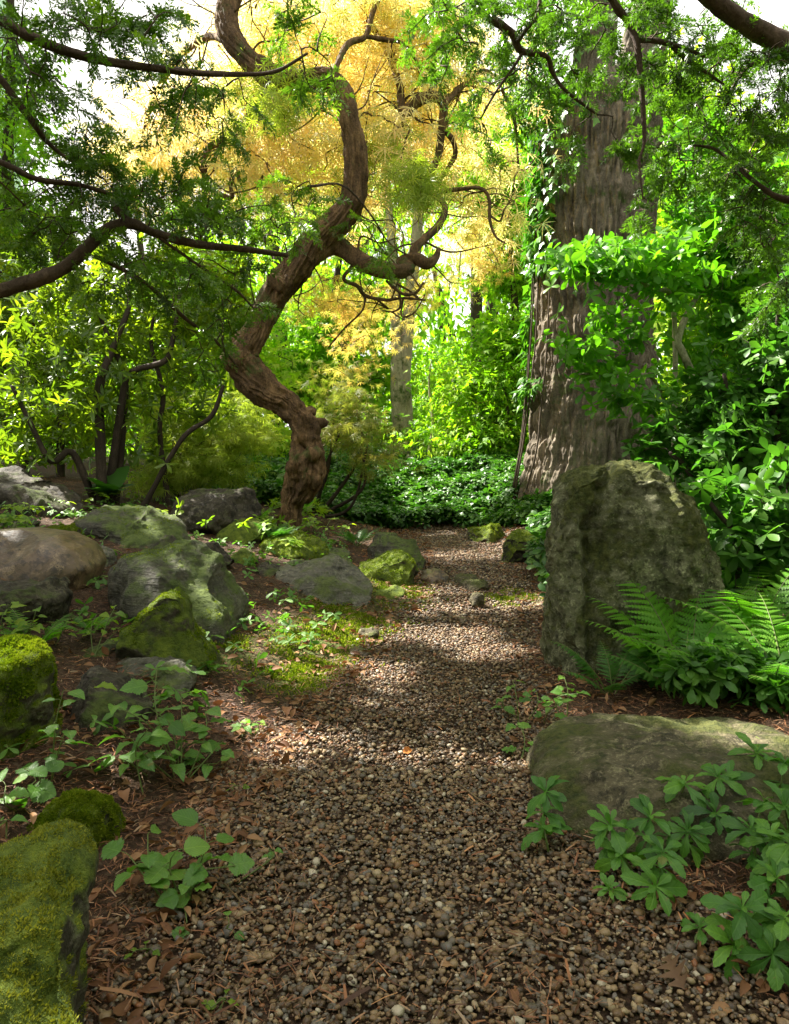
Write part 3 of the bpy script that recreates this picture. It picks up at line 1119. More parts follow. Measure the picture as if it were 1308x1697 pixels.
wedge = rock_poly('pointed wedge shaped rock with a bright moss face', [(205, 1085), (208, 1030), (240, 1000), (282, 976), (305, 985), (322, 1010), (336, 1050), (352, 1085), (370, 1118), (330, 1125), (250, 1105)], .42, R_moss, sub=6, seed=83, lean=.25, rough=.7, facets=7, base_px=(300, 1122), pw=.5)
moss_part(wedge, 60000, M_moss, .45, (.004, .010), 9)

big = rock_poly('large boulder streaked with moss, biggest rock of the left bank', [(176, 985), (180, 945), (200, 920), (260, 908), (315, 906), (345, 925), (375, 950), (410, 980), (430, 1005), (428, 1035), (395, 1055), (330, 1062), (250, 1050), (190, 1015)], .75, R_slab, sub=6, seed=91, lean=.45, rough=.8, facets=8, base_px=(360, 1062), pw=.5)
rock_poly('grey squarish block with a notched top at the left edge', [(-40, 1030), (-40, 965), (20, 956), (80, 960), (98, 980), (118, 985), (122, 1015), (105, 1038), (40, 1045)], .45, R_dark, seed=101, lean=.3, base_px=(60, 1042), pw=.4, facets=8)
brown = rock_poly('smooth rounded brown boulder shining at the left edge', [(-60, 960), (-70, 910), (-30, 880), (40, 876), (100, 884), (145, 905), (165, 935), (155, 960), (120, 972), (30, 970)], .6, R_brown, sub=6, seed=112, lean=.25, rough=.25, facets=1, base_px=(80, 972), pw=.6, ridge=0, grain=.001)
MOSSY.append(rock_poly('small mossy rock behind the brown boulder', [(72, 895), (80, 872), (110, 864), (138, 872), (146, 892), (120, 900)], .3, R_moss, seed=121, base_px=(110, 898)))
rock_poly('small grey rock wedged beside the brown boulder', [(140, 935), (146, 906), (165, 900), (185, 912), (192, 932), (168, 942)], .25, R_grey, seed=131, base_px=(168, 941))
slab = rock_poly('long slab with a pale top and a dark undercut front', [(112, 868), (140, 850), (210, 845), (270, 846), (300, 858), (330, 880), (338, 898), (300, 912), (240, 908), (170, 890)], .7, R_slab, sub=6, seed=142, lean=.55, facets=8, base_px=(250, 912), pw=.5, terrace=.35)
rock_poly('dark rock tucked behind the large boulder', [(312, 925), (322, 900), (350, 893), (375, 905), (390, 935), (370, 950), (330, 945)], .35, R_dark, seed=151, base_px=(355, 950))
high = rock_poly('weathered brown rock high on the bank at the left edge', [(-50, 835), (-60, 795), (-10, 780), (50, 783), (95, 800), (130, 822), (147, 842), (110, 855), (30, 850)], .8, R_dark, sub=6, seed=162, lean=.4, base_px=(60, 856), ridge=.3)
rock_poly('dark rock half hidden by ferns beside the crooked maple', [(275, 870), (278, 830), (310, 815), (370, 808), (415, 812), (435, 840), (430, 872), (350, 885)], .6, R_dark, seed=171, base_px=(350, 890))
MOSSY.append(rock_poly('flat mossy slab at the foot of the crooked maple', [(428, 912), (440, 892), (490, 884), (535, 890), (558, 908), (548, 924), (480, 926)], .5, R_moss, seed=181, lean=.6, base_px=(490, 926)))
rock_poly('grey ribbed slab lying beside the path', [(440, 975), (455, 945), (500, 925), (555, 922), (595, 945), (620, 970), (610, 992), (540, 1002), (470, 992)], .6, R_grey, sub=6, seed=191, lean=.7, base_px=(540, 1001), terrace=.35)
rock_poly('square topped mossy block at the bend of the path', [(590, 930), (592, 900), (610, 886), (665, 883), (700, 888), (708, 915), (706, 945), (670, 955), (620, 948)], .5, R_slab, seed=201, lean=.35, pw=.42, base_px=(690, 946))
MOSSY.append(rock_poly('low dark green rock in front of the square block', [(588, 958), (592, 932), (625, 918), (665, 914), (685, 925), (695, 950), (692, 968), (640, 975)], .4, R_moss, seed=211, lean=.3, base_px=(650, 972)))
rock_poly('flat brown stone jutting into the path', [(690, 958), (700, 945), (730, 944), (748, 955), (742, 966), (712, 968)], .28, R_brown, sub=4, seed=221, base_px=(720, 967), sink=.03)
q = hit(783, 975)
rock_box('pale mossy stone lying in the middle of the path', (q[0], q[1] + .15, q[2]), (.2, .62, .12), R_low, R(8), 2.6, 5, .8, 231, 6)
sm = [(395, 880, 48, 20, 'dark angular rock between the fern rock and the flat mossy slab'), (262, 898, 44, 15, 'angular mossy rock under the end of the long slab'), (500, 940, 30, 12, 'small mossy stone on the back edge of the ribbed slab'), (205, 1010, 26, 12, 'small dark stone left of the large boulder'), (160, 975, 20, 10, 'low stone under the right end of the brown boulder'), (235, 925, 30, 10, 'thin flat stone between the long slab and the large boulder'),
      (400, 925, 28, 13, 'low mossy stone right of the large boulder'), (445, 945, 22, 12, 'dark stone at the left end of the ribbed slab'), (560, 918, 26, 9, 'low mossy stone between the flat slab and the square block'),
      (410, 890, 30, 12, 'flat stone left of the flat mossy slab'), (30, 870, 40, 10, 'flat mossy stone above the brown boulder'), (160, 1085, 30, 14, 'mossy stone between the upright block and the wedge'),
      (230, 1075, 26, 13, 'mossy stone at the left foot of the wedge'), (345, 1130, 20, 9, 'pale chip of stone in the litter right of the wedge'), (120, 1240, 32, 16, 'half buried stone in front of the dark low rock'), (645, 985, 30, 10, 'low mossy stone beside the moss patch at the bend')]
for k, (a, b, c, d, lb) in enumerate(sm):
    rock_poly(lb, [(a + c * math.cos(t) * (1 + .15 * math.sin(3 * t + k)), b + d * math.sin(t)) for t in np.linspace(0, 6.283, 14, endpoint=False)], .3, (R_moss, R_dark, R_slab)[k % 3], sub=5, seed=260 + k, base_px=(a, b + d), sink=.04, lean=.5)
for a, b, c, d, lb, s in ((792, 996, 13, 14, 'small pale stone at the near end of the stone in the path', 2),
                          (767, 1027, 10, 7, 'small tan stone alone in the gravel', 3), (598, 1082, 20, 9, 'low tan stone at the mossy left edge of the path', 4),
                          (612, 1050, 24, 11, 'flat pale stone among ground moss left of the path', 5)):
    rock_poly(lb, [(a + c * math.cos(t), b + d * math.sin(t)) for t in np.linspace(0, 6.283, 12, endpoint=False)], .22 if d > 20 else .12, R_brown if s in (3, 4) else R_low, sub=4, seed=230 + s, base_px=(a, b + d), sink=.03, rough=.8)
MOSSY.append(rock_poly('rounded mossy rock among the pachysandra right of the path', [(822, 935), (825, 900), (845, 882), (880, 876), (910, 888), (920, 920), (905, 945)], .6, R_moss, seed=241, base_px=(860, 936)))
MOSSY.append(rock_poly('half buried mossy rock at the back right of the path', [(770, 895), (778, 876), (805, 867), (832, 872), (840, 890), (815, 902)], .5, R_moss, seed=251, base_px=(805, 900)))


for k, rk in enumerate(MOSSY):
    moss_part(rk, 22000, M_moss, .35, (.006, .013), 30 + k)
moss_part(slab, 26000, M_moss, .95, (.005, .011), 40)
moss_part(big, 40000, M_moss, 1.0, (.005, .010), 41)


# ------------------------------------------------------------------ foliage carried by a branching skeleton
def nodes_of(*curves):
    return np.concatenate([spline(c, .06) for c in curves])


def in_regions(regions):
    """clump centres: (px, py, rx, ry, Y, dY, n) is an ellipsoid of the crown with n clumps in it"""
    out = []
    for px, py, rx, ry, Y, dY, n in regions:
        q = rng.normal(size=(int(n), 3))
        q = norm(q) * (rng.random((int(n), 1)) ** (1 / 2.4))
        for a, b, c in q:
            out.append(at(px + rx * a, py + ry * b, Y + dY * c))
    return np.array(out)


def ramify(mb, skel, centres, r0=.006, mat=1, sag=.12, keep=1.0, nseg=4, step=.07):
    """thin branches from the skeleton to every clump, each new branch carrying later ones"""
    skel = np.asarray(skel, float)
    d = np.min(np.linalg.norm(centres[:, None] - skel[None, ::4], axis=2), axis=1) if len(skel) > 8 else np.linalg.norm(centres - skel[0], axis=1)
    order = np.argsort(d)
    dirs = np.zeros_like(centres)
    pool = [skel]
    allp = skel
    for k in order:
        c = centres[k]
        dd = np.linalg.norm(allp - c, axis=1)
        j = int(np.argmin(dd))
        p0 = allp[j]
        L = dd[j]
        if L < .02:
            dirs[k] = [0, 0, -1]
            continue
        m1 = p0 + (c - p0) * .35 + rng.normal(size=3) * .10 * L + [0, 0, sag * L]
        m2 = p0 + (c - p0) * .72 + rng.normal(size=3) * .10 * L + [0, 0, sag * L * .8]
        q = spline([p0, m1, m2, c], max(step, L / 12))
        if rng.random() < keep:
            r = r0 * (.45 + .55 * min(L / .6, 1.6))
            tube(mb, [p0, m1, m2, c], [r, r * .8, r * .6, r * .35], nseg, step=max(step, L / 9), mat=mat)
        dirs[k] = (c - m2) / max(np.linalg.norm(c - m2), 1e-6)
        pool.append(q[1:])
        allp = np.vstack([allp, q[1:]])
    return dirs


def leaves_at(mb, tpls, centres, dirs, per, spread, size, droop=.3, flat=.5, mat=0, wild=.6, nrm_wild=.45, along=.6):
    n = len(centres)
    idx = np.repeat(np.arange(n), per)
    g = rng.normal(size=(len(idx), 3)) * np.asarray(spread)
    P = centres[idx] + g
    d = norm(dirs[idx] * along + rng.normal(size=(len(idx), 3)) * wild + g / np.mean(spread) * .25 + [0, 0, -droop])
    nr = norm(np.array([[0, 0, 1.0]]) * flat * 2 + rng.normal(size=(len(idx), 3)) * nrm_wild)
    s = rng.uniform(size[0], size[1], len(idx))
    base = np.clip(rng.normal(.5, .16, n), 0, 1)[idx]
    rv = np.clip(base + rng.normal(0, .14, len(idx)), 0, 1)
    pick = rng.integers(0, len(tpls), len(idx))
    for t in range(len(tpls)):
        m = pick == t
        put(mb, tpls[t], P[m], d[m], nr[m], s[m], rv[m], mat)


def whorls(mb, tpl, centres, axis, per, size, tilt=.5, mat=0, jitter=.25):
    """rosettes: leaves standing around the twig's end"""
    n = len(centres)
    axis = norm(axis)
    u = norm(np.cross(axis, rdirs(n)))
    w = np.cross(axis, u)
    ph = rng.uniform(0, 6.283, n)
    base = np.clip(rng.normal(.5, .17, n), 0, 1)
    for k in range(per):
        a = ph + k * 2 * math.pi / per + rng.normal(size=n) * .2
        rad = u * np.cos(a)[:, None] + w * np.sin(a)[:, None]
        t = tilt + jitter * rng.normal(size=n)
        d = norm(rad * np.cos(t)[:, None] + axis * np.sin(t)[:, None])
        put(mb, tpl if isinstance(tpl, tuple) else tpl[(k + n) % len(tpl)], centres, d, norm(axis + .25 * rng.normal(size=(n, 3))), rng.uniform(size[0], size[1], n), np.clip(base + rng.normal(0, .1, n), 0, 1), mat)


# ------------------------------------------------------------------ the crooked maple
YM = hit(478, 886)[1]
maple = thing('crooked_maple', 'old weeping maple with a twisted bare trunk and a golden lacy crown', 'tree', group=None)
main = [(478, 905, 30), (480, 868, 27), (484, 835, 24), (500, 800, 37), (509, 765, 37), (508, 735, 33), (499, 700, 30), (478, 672, 30), (438, 646, 33), (408, 612, 37), (402, 585, 37), (424, 550, 31), (447, 505, 31),
        (470, 470, 34), (500, 432, 32), (526, 395, 28), (560, 366, 25), (583, 335, 22), (590, 290, 19.5), (589, 245, 18.5), (579, 200, 18), (568, 158, 18.5), (545, 132, 16.5), (505, 133, 17), (462, 134, 18), (425, 110, 18.5),
        (395, 78, 18), (379, 45, 17), (381, 5, 16), (398, -50, 15), (430, -130, 12)]
dz = np.interp(np.arange(len(main)), [0, 5, 9, 13, 16, 20, 25, 30], [0, -.02, .06, .12, .05, -.05, .0, .3])
P, r = path_px([(a, b, YM + d, c * float(np.interp(b, [150, 330, 480], [.90, .80, .65]))) for (a, b, c), d in zip(main, dz)])
mb = MB()
tube(mb, P, r, 110, .014, amp=.14, fiber=.20, twist=.9, seed=5, lump=.30, ff=4.4, fs=6)
V = mb.v[-1]
ctr = spline(np.hstack([P, r[:, None]]), .02)
g_ = np.random.default_rng(12)
for px, py, dy, rad_, amp_ in ((382, 596, -.02, .09, .05), (405, 655, -.1, .08, .035), (510, 690, -.1, .07, .05), (523, 705, -.06, .06, .045), (500, 742, -.15, .055, -.11), (518, 768, -.14, .04, -.07), (528, 750, -.13, .05, .045),
                              (485, 775, -.15, .06, .035), (520, 800, -.12, .07, .04), (470, 470, -.12, .09, .045), (455, 520, -.13, .06, -.04), (440, 560, -.12, .07, .04), (420, 610, -.16, .06, -.045), (590, 330, -.05, .06, .03), (545, 390, -.1, .05, .025),
                              (470, 680, -.13, .05, -.04), (505, 660, -.1, .05, .03), (430, 640, -.15, .05, .03), (568, 150, -.07, .06, .03), (500, 830, -.1, .06, .03), (495, 800, -.16, .04, -.05)):
    q = at(px, py, YM + dy)
    j = np.linalg.norm(ctr[:, :3] - q, axis=1).argmin()
    w = amp_ * np.exp(-((V - q) ** 2).sum(1) / rad_ ** 2)
    V = V + norm(V - ctr[j, :3]) * w[:, None]
V = V + norm(rdirs(1)) * 0
V = V + np.stack([fbm(V * 16, 3, 61), fbm(V * 16, 3, 62), fbm(V * 16, 3, 63)], 1) * .022 * np.clip((2.6 - V[:, 2:3]) / 1.2, .3, 1.2)
mb.v[-1] = V
for k in ((372, 592, 13, 402, 596), (540, 700, 9, 505, 706), (447, 460, 10, 470, 476), (520, 680, 9, 490, 694), (574, 150, 12, 566, 166)):
    a_, b_ = at(k[0], k[1], YM - .02), at(k[3], k[4], YM)
    tube(mb, [b_, (a_ + b_) / 2, a_], [k[2] * 1.3 * YM / F, k[2] * 1.15 * YM / F, k[2] * .8 * YM / F], 24, .02, amp=.12, fiber=.2, seed=int(k[0]), lump=.2)
mb.build('trunk', M_maplebark, maple)
limbs = [
    [(505, 428, YM + .05, 20), (528, 415, YM + .1, 19), (556, 405, YM + .15, 18), (585, 424, YM + .15, 18), (615, 440, YM + .1, 17), (650, 450, YM + .05, 16), (676, 446, YM + .2, 13), (668, 432, YM + .35, 11), (690, 430, YM + .3, 12), (708, 437, YM + .22, 11), (722, 428, YM + .3, 7), (728, 412, YM + .35, 4)],
    [(682, 438, YM + .3, 9), (688, 412, YM + .4, 8), (706, 394, YM + .5, 7), (728, 372, YM + .6, 7), (738, 345, YM + .7, 6), (722, 325, YM + .8, 5), (690, 320, YM + .9, 4)],
    [(600, 20, YM + .9, 6), (640, 80, YM + .8, 6), (662, 140, YM + .7, 7), (668, 188, YM + .6, 9), (690, 168, YM + .6, 11), (718, 160, YM + .65, 9.5), (735, 172, YM + .7, 8), (732, 215, YM + .75, 7), (727, 255, YM + .8, 6.5), (716, 285, YM + .8, 5)],
    [(738, 218, YM + .75, 5), (750, 232, YM + .8, 5), (755, 255, YM + .85, 4.5), (742, 280, YM + .9, 4), (730, 298, YM + .9, 3)],
    [(462, 134, YM, 12), (430, 165, YM + .25, 10), (400, 212, YM + .4, 8), (372, 232, YM + .45, 8), (345, 246, YM + .5, 6), (338, 275, YM + .5, 5), (343, 305, YM + .5, 5), (362, 320, YM + .5, 5), (384, 327, YM + .5, 4), (383, 305, YM + .5, 4), (390, 283, YM + .5, 4), (398, 300, YM + .5, 3)],
    [(725, 318, YM + .8, 4), (765, 313, YM + .8, 3.6), (797, 312, YM + .8, 3.4), (811, 330, YM + .8, 3.4), (812, 365, YM + .8, 3), (822, 392, YM + .8, 2.4), (838, 403, YM + .8, 1.6)],
    [(585, 440, YM + .15, 4), (570, 462, YM + .2, 3.4), (592, 474, YM + .25, 3.4), (606, 490, YM + .3, 3.2), (640, 497, YM + .3, 3), (668, 494, YM + .3, 2.6), (705, 497, YM + .3, 2)],
    [(606, 490, YM + .3, 2.4), (600, 515, YM + .3, 2), (570, 545, YM + .35, 1.8), (545, 575, YM + .4, 1.4)],
    [(640, 465, YM + .1, 3), (668, 487, YM + .1, 3), (690, 484, YM + .1, 2.6), (702, 468, YM + .1, 2)],
    [(550, 128, YM, 6), (575, 75, YM + .2, 6), (605, 60, YM + .3, 5), (618, 20, YM + .4, 5), (640, -30, YM + .5, 4)],
    [(605, 60, YM + .3, 4), (640, 66, YM + .35, 4), (668, 72, YM + .4, 3), (690, 100, YM + .5, 3), (700, 140, YM + .6, 2)],
    [(395, 78, YM, 9), (350, 60, YM + .5, 7), (300, 90, YM + .9, 6), (260, 150, YM + 1.1, 5), (240, 210, YM + 1.2, 3)],
    [(735, 172, YM + .7, 6), (770, 140, YM + 1.0, 5), (810, 120, YM + 1.2, 4), (850, 190, YM + 1.4, 3), (860, 280, YM + 1.5, 2)],
]
skel = [spline(P, .06)]
for l in limbs:
    p_, r_ = path_px(l)
    mb = MB()
    tube(mb, p_, r_ * .8, 24, .016, amp=.14, fiber=.14, twist=.8, seed=len(skel) + 3, lump=.26)
    mb.build('limb', M_maplebark, maple)
    skel.append(spline(p_, .06))
skel = np.concatenate(skel[:1] + skel[1:])
skel = skel[skel[:, 2] > 2.4]
mb = MB()
for k in range(95):
    q = skel[rng.integers(len(skel))].copy()
    dv = norm(rng.normal(size=3) * [1, .35, .8] + [0, .25, .15])
    L_ = rng.uniform(.12, .30)
    pl = [q]
    for j in range(rng.integers(3, 6)):
        dv = norm(dv + rng.normal(size=3) * [.8, .3, .8])
        q = q + dv * L_ * rng.uniform(.5, 1.1)
        pl.append(q)
    r0_ = rng.uniform(.007, .013)
    tube(mb, pl, np.linspace(r0_, .0025, len(pl)), 6, .03, amp=.15, lump=.2, seed=k, mat=1)
    if len(pl) > 3:
        e_ = pl[2] + norm(rng.normal(size=3) * [1, .3, 1]) * L_ * 1.2
        tube(mb, [pl[2], (pl[2] + e_) / 2 + rng.normal(size=3) * .02, e_], [r0_ * .5, r0_ * .4, .002], 5, .03, mat=1)

reg = [(330, 210, 190, 150, YM + 1.2, .9, 150), (450, 250, 150, 130, YM + 1.1, .8, 150), (650, 90, 130, 140, YM + 1.1, .8, 120), (470, 60, 140, 90, YM + 1.2, .7, 46), (640, 250, 130, 120, YM + 1.1, .8, 85),
       (790, 190, 90, 150, YM + 1.5, .6, 70), (560, 200, 200, 200, YM + 1.6, .5, 120), (800, 380, 60, 90, YM + 1.5, .5, 30), (240, 250, 110, 110, YM + 1.5, .6, 70), (600, 15, 160, 60, YM + 1.0, .7, 120), (420, 30, 90, 60, YM + .9, .5, 40)]
cen = in_regions([q[:6] + (q[6] * .55,) for q in reg])
dr_ = ramify(mb, skel, cen, .013)
leaves_at(mb, LACE, cen, dr_, 13, [.16, .16, .08], (.11, .18), .55, .55)
mb.build('foliage', [M_gold, M_maplebark], maple)
mb = MB()
reg = [(600, 540, 85, 55, YM + 1.6, .7, 26), (560, 490, 90, 40, YM + 1.0, .5, 26), (690, 480, 80, 50, YM + 1.2, .5, 18), (800, 420, 60, 70, YM + 1.4, .4, 20), (650, 60, 100, 70, YM + .7, .3, 34), (580, 610, 60, 20, YM + 1.2, .4, 5)]
cen = in_regions(reg)
dr_ = ramify(mb, skel, cen, .006)
leaves_at(mb, LACE, cen, dr_, 17, [.10, .10, .06], (.05, .09), .6, .5)
mb.build('foliage', [M_gold_o, M_maplebark], maple)
mb = MB()
reg = [(690, 305, 45, 45, YM - .2, .2, 22), (470, 160, 50, 60, YM - .3, .2, 14), (640, 270, 60, 60, YM + .6, .3, 12), (420, 170, 80, 60, YM + .2, .3, 16)]
cen = in_regions(reg)
dr_ = ramify(mb, skel, cen, .006)
leaves_at(mb, LACE, cen, dr_, 15, [.10, .10, .06], (.08, .13), .7, .5)
mb.build('foliage', [M_lime, M_maplebark], maple)
settle(maple, (at(478, 886, YM)[0], YM, gz(at(478, 886, YM)[0], YM)))


def lace_shrub(name, label, base, reg, mat, per=16, spread=(.10, .10, .045), size=(.06, .11), group=None):
    t = thing(name, label, 'shrub', group=group)
    b = np.array(base)
    mb = MB()
    cen = in_regions(reg)
    top = cen.mean(0)
    sk = []
    for k in range(5):
        e = cen[rng.integers(len(cen))] * .6 + top * .4
        m = (b + e) / 2 + rng.normal(size=3) * .15
        tube(mb, [b + [rng.normal() * .05, rng.normal() * .05, -.05], m, e], [.025, .018, .01], 8, .05, amp=.1)
        sk.append(spline([b, m, e], .06))
    mb.build('stem', M_darkbark, t)
    mb = MB()
    dd = ramify(mb, np.concatenate(sk), cen, .005)
    leaves_at(mb, LACE, cen, dd, per, list(spread), size, .5, .7)
    mb.build('foliage', [mat, M_darkbark], t)
    settle(t, tuple(b))
    return t


p = hit(330, 830)
b = (p[0], 7.6, gz(p[0], 7.6))
lace_shrub('laceleaf_maple', 'low mounded lime green laceleaf maple left of the crooked trunk', b, [(340, 740, 100, 65, 7.6, .6, 170), (280, 790, 50, 30, 7.3, .4, 40), (410, 700, 40, 60, 7.8, .4, 50), (320, 690, 60, 40, 7.9, .5, 40)], M_lime)
p = at(565, 800, 7.9)
lace_shrub('laceleaf_maple', 'bronze green laceleaf maple hanging right behind the crooked trunk', (p[0] - .35, 8.5, gz(p[0] - .35, 8.5)), [(575, 700, 60, 60, 8.2, .5, 46), (615, 755, 45, 45, 8.2, .3, 18), (560, 640, 40, 40, 8.2, .4, 14)], M_bronze)

# ------------------------------------------------------------------ the big tree with furrowed bark
YB = 9.0
bt = thing('tulip_tree', 'massive straight tree with deeply furrowed bark behind the standing stone', 'tree')
tr = [(975, 900, 122), (975, 840, 116), (975, 815, 112), (976, 795, 108), (978, 770, 103), (981, 720, 98), (984, 660, 97), (985, 600, 95), (986, 500, 93), (988, 400, 94), (990, 300, 95), (993, 230, 95), (1000, 180, 92)]
P, r = path_px([(a, b, YB, c) for a, b, c in tr])
mb = MB()
tube(mb, P, r, 500, .018, amp=.022, fiber=-.12, seed=77, ff=9.5, fs=.5, lump=.06, af=5)
mb.build('trunk', M_bigbark, bt)
for l in ([(985, 260, YB, 60), (982, 180, YB - .1, 44), (984, 110, YB - .1, 34), (990, 40, YB - .1, 31), (996, -60, YB - .1, 29), (1000, -300, YB, 24), (960, -560, YB + .5, 15)],
          [(1022, 260, YB + .1, 62), (1046, 190, YB + .1, 46), (1062, 110, YB + .2, 38), (1078, 20, YB + .2, 33), (1094, -90, YB + .3, 30), (1130, -320, YB + .4, 22), (1200, -600, YB + .5, 12)]):
    p_, r_ = path_px(l)
    mb = MB()
    tube(mb, p_, r_, 180, .03, amp=.04, fiber=-.08, seed=int(l[0][0]), ff=5, fs=1.0, af=2.5)
    mb.build('limb', M_bigbark, bt)
base = np.array(at(975, 795, YB))
# crown of the big tree, high above the picture
mb = MB()
fork = np.array([at(1000, -300, YB), at(1130, -320, YB + .4), at(960, -560, YB + .5), at(1200, -600, YB + .5)])
cen = np.array([3.0, 9.8, 12.5]) + norm(rng.normal(size=(260, 3))) * (rng.random((260, 1)) ** .4) * [4.5, 3.0, 3.4]
cen = cen[cen[:, 2] > 1.5 + .72 * cen[:, 1]]
dd = ramify(mb, fork, cen, .03, step=.3)
leaves_at(mb, [LEAF2], cen, dd, 40, [.5, .5, .3], (.14, .22), .3, .5)
mb.build('crown', [M_canopy, M_bigbark], bt)
settle(bt, (base[0], YB, gz(base[0], YB)))

# ivy up the left side of the big trunk
ivy = thing('ivy', 'green ivy climbing the left side of the furrowed trunk', 'climber')
mb = MB()
IVY = np.array([(0, 0, 0), (.35, -.42, .0), (.5, -.2, .04), (1, 0, -.1), (.5, .2, .04), (.35, .42, .0)], float), [np.array([(0, 1, 2), (0, 2, 3), (0, 3, 4), (0, 4, 5)])]
zb = base[2]
nI = 2600
zz = rng.uniform(0.9, 6.6, nI) ** 1.0
ang = math.pi + rng.normal(.12, .42, nI)
rad = np.interp(zz, [0, .5, 1.5, 3, 5, 7], [.88, .78, .72, .68, .66, .5])
pos = np.stack([base[0] + .03 * zz / 6 + np.cos(ang) * rad, YB + np.sin(ang) * rad, zb + zz], 1)
m = fbm(pos * 1.6, 3, 15) > -.05 - .06 * zz + .25 * (zz < 2.6)
pos, ang = pos[m], ang[m]
out = np.stack([np.cos(ang), np.sin(ang), 0 * ang], 1)
pos = pos + out * rng.uniform(0.0, .14, len(pos))[:, None]
put(mb, IVY, pos, norm(out * .4 + [0, 0, -.8] + .4 * rng.normal(size=pos.shape)), norm(out + [0, 0, .5] + .3 * rng.normal(size=pos.shape)), rng.uniform(.09, .16, len(pos)), rng.random(len(pos)))
mb.build('leaves', M_ivy, ivy)
mb = MB()
for k in range(4):
    a = math.pi + rng.normal(.1, .25)
    q = []
    for z in np.linspace(-.1, rng.uniform(3, 6), 9):
        rr_ = np.interp(z, [0, .5, 1.5, 3, 5, 7], [.92, .82, .75, .70, .67, .5])
        a += rng.normal() * .06
        q.append((base[0] + math.cos(a) * rr_, YB + math.sin(a) * rr_, zb + z))
    tube(mb, q, np.linspace(.012, .005, 9), 6, .1)
mb.build('stems', M_twig, ivy)
settle(ivy, (base[0] - .8, YB, zb))


# ------------------------------------------------------------------ yews
def yew(label, boughs, reg, mat, base, trunk, side, thin):
    t = thing('yew_tree', label, 'tree')
    mb = MB()
    tube(mb, *path_px(trunk), 40, .06, amp=.05, fiber=.10, seed=3 + side, lump=.12)
    mb.build('trunk', M_yewbark, t)
    sk = []
    for l in boughs:
        p_, r_ = path_px(l)
        mb = MB()
        tube(mb, p_, r_ * .82, 18, .014, amp=.14, fiber=.10, seed=len(sk) + 20 * side, lump=.2)
        mb.build('bough', M_yewbark, t)
        sk.append(spline(p_, .05))
    sk = np.concatenate(sk)
    vis = np.abs(sk[:, 0]) < sk[:, 1] * .75
    sk = sk[vis] if vis.any() else sk
    mb = MB()
    cen = in_regions([q[:6] + (q[6] * thin,) for q in reg])
    dd = ramify(mb, sk, cen, .006, sag=.08, step=.05)
    n = len(cen)
    per = 9
    idx = np.repeat(np.arange(n), per)
    tt = np.tile(np.linspace(-.02, 1, per), n)
    L = rng.uniform(.05, .11, n)[idx]
    dirn = norm(dd + [0, 0, -.22] + .3 * rng.normal(size=dd.shape))
    side_ = norm(np.cross(dirn, [0, 0, 1.0]))
    P = cen[idx] + dirn[idx] * (tt * L)[:, None]
    sgn = np.where(np.arange(len(idx)) % 2 == 0, 1, -1)[:, None]
    d = norm(dirn[idx] * .7 + side_[idx] * sgn * rng.uniform(.4, 1.1, (len(idx), 1)) + .3 * rng.normal(size=(len(idx), 3)) + [0, 0, -.12])
    nr = norm(np.array([[0, 0, 1.0]]) + .5 * rng.normal(size=(len(idx), 3)))
    base_ = np.clip(rng.normal(.45, .18, n), 0, 1)[idx]
    s = rng.uniform(.05, .09, len(idx))
    pick = rng.integers(0, 6, len(idx))
    for k in range(6):
        m = pick == k
        put(mb, YEW[k], P[m], d[m], nr[m], s[m], np.clip(base_[m] + rng.normal(0, .12, m.sum()), 0, 1))
    for k in range(n):
        tube(mb, [cen[k], cen[k] + dirn[k] * L[k * per] * .6, cen[k] + dirn[k] * L[k * per] * 1.1], [.003, .002, .001], 3, .1, mat=1)
    mb.build('foliage', [mat, M_yewbark], t)
    settle(t, base)
    return t


yl = 2.5
bA = [(-560, -40, yl, 24), (-300, -30, yl, 18), (-100, -10, yl, 13), (-30, 15, yl, 11), (60, 65, yl + .05, 9.5), (150, 96, yl + .1, 8), (250, 112, yl + .15, 6.5), (330, 121, yl + .2, 5.5), (410, 123, yl + .25, 4), (460, 117, yl + .3, 3), (510, 88, yl + .3, 2)]
bB = [(-560, 420, yl - .1, 28), (-250, 490, yl - .1, 20), (-40, 487, yl, 14.5), (40, 470, yl + .05, 13), (98, 447, yl + .1, 12.5), (140, 415, yl + .15, 12), (172, 384, yl + .2, 11), (215, 371, yl + .25, 10), (262, 388, yl + .35, 8), (330, 405, yl + .45, 7), (400, 412, yl + .55, 6), (476, 423, yl + .7, 4)]
bC = [(158, 425, yl + .17, 4), (200, 445, yl + .3, 4), (245, 472, yl + .4, 4), (310, 530, yl + .6, 3.6), (358, 566, yl + .8, 3), (395, 610, yl + .9, 2)]
bD = [(-560, 200, yl, 12), (-200, 225, yl, 8), (-20, 262, yl + .1, 5), (60, 296, yl + .15, 5), (130, 306, yl + .2, 4.5), (185, 322, yl + .25, 3)]
bE = [(-560, 0, yl - .2, 14), (-150, 20, yl - .1, 10), (-20, 110, yl, 7), (30, 170, yl + .05, 7), (62, 212, yl + .1, 6), (78, 235, yl + .15, 4), (112, 262, yl + .2, 3), (170, 295, yl + .25, 2)]
bF = [(222, 375, yl + .25, 7), (205, 358, yl + .25, 7), (192, 345, yl + .25, 6), (186, 334, yl + .25, 5)]
bG = [(265, 395, yl + .35, 3), (330, 440, yl + .5, 3), (390, 480, yl + .6, 2.4), (420, 510, yl + .7, 1.6)]
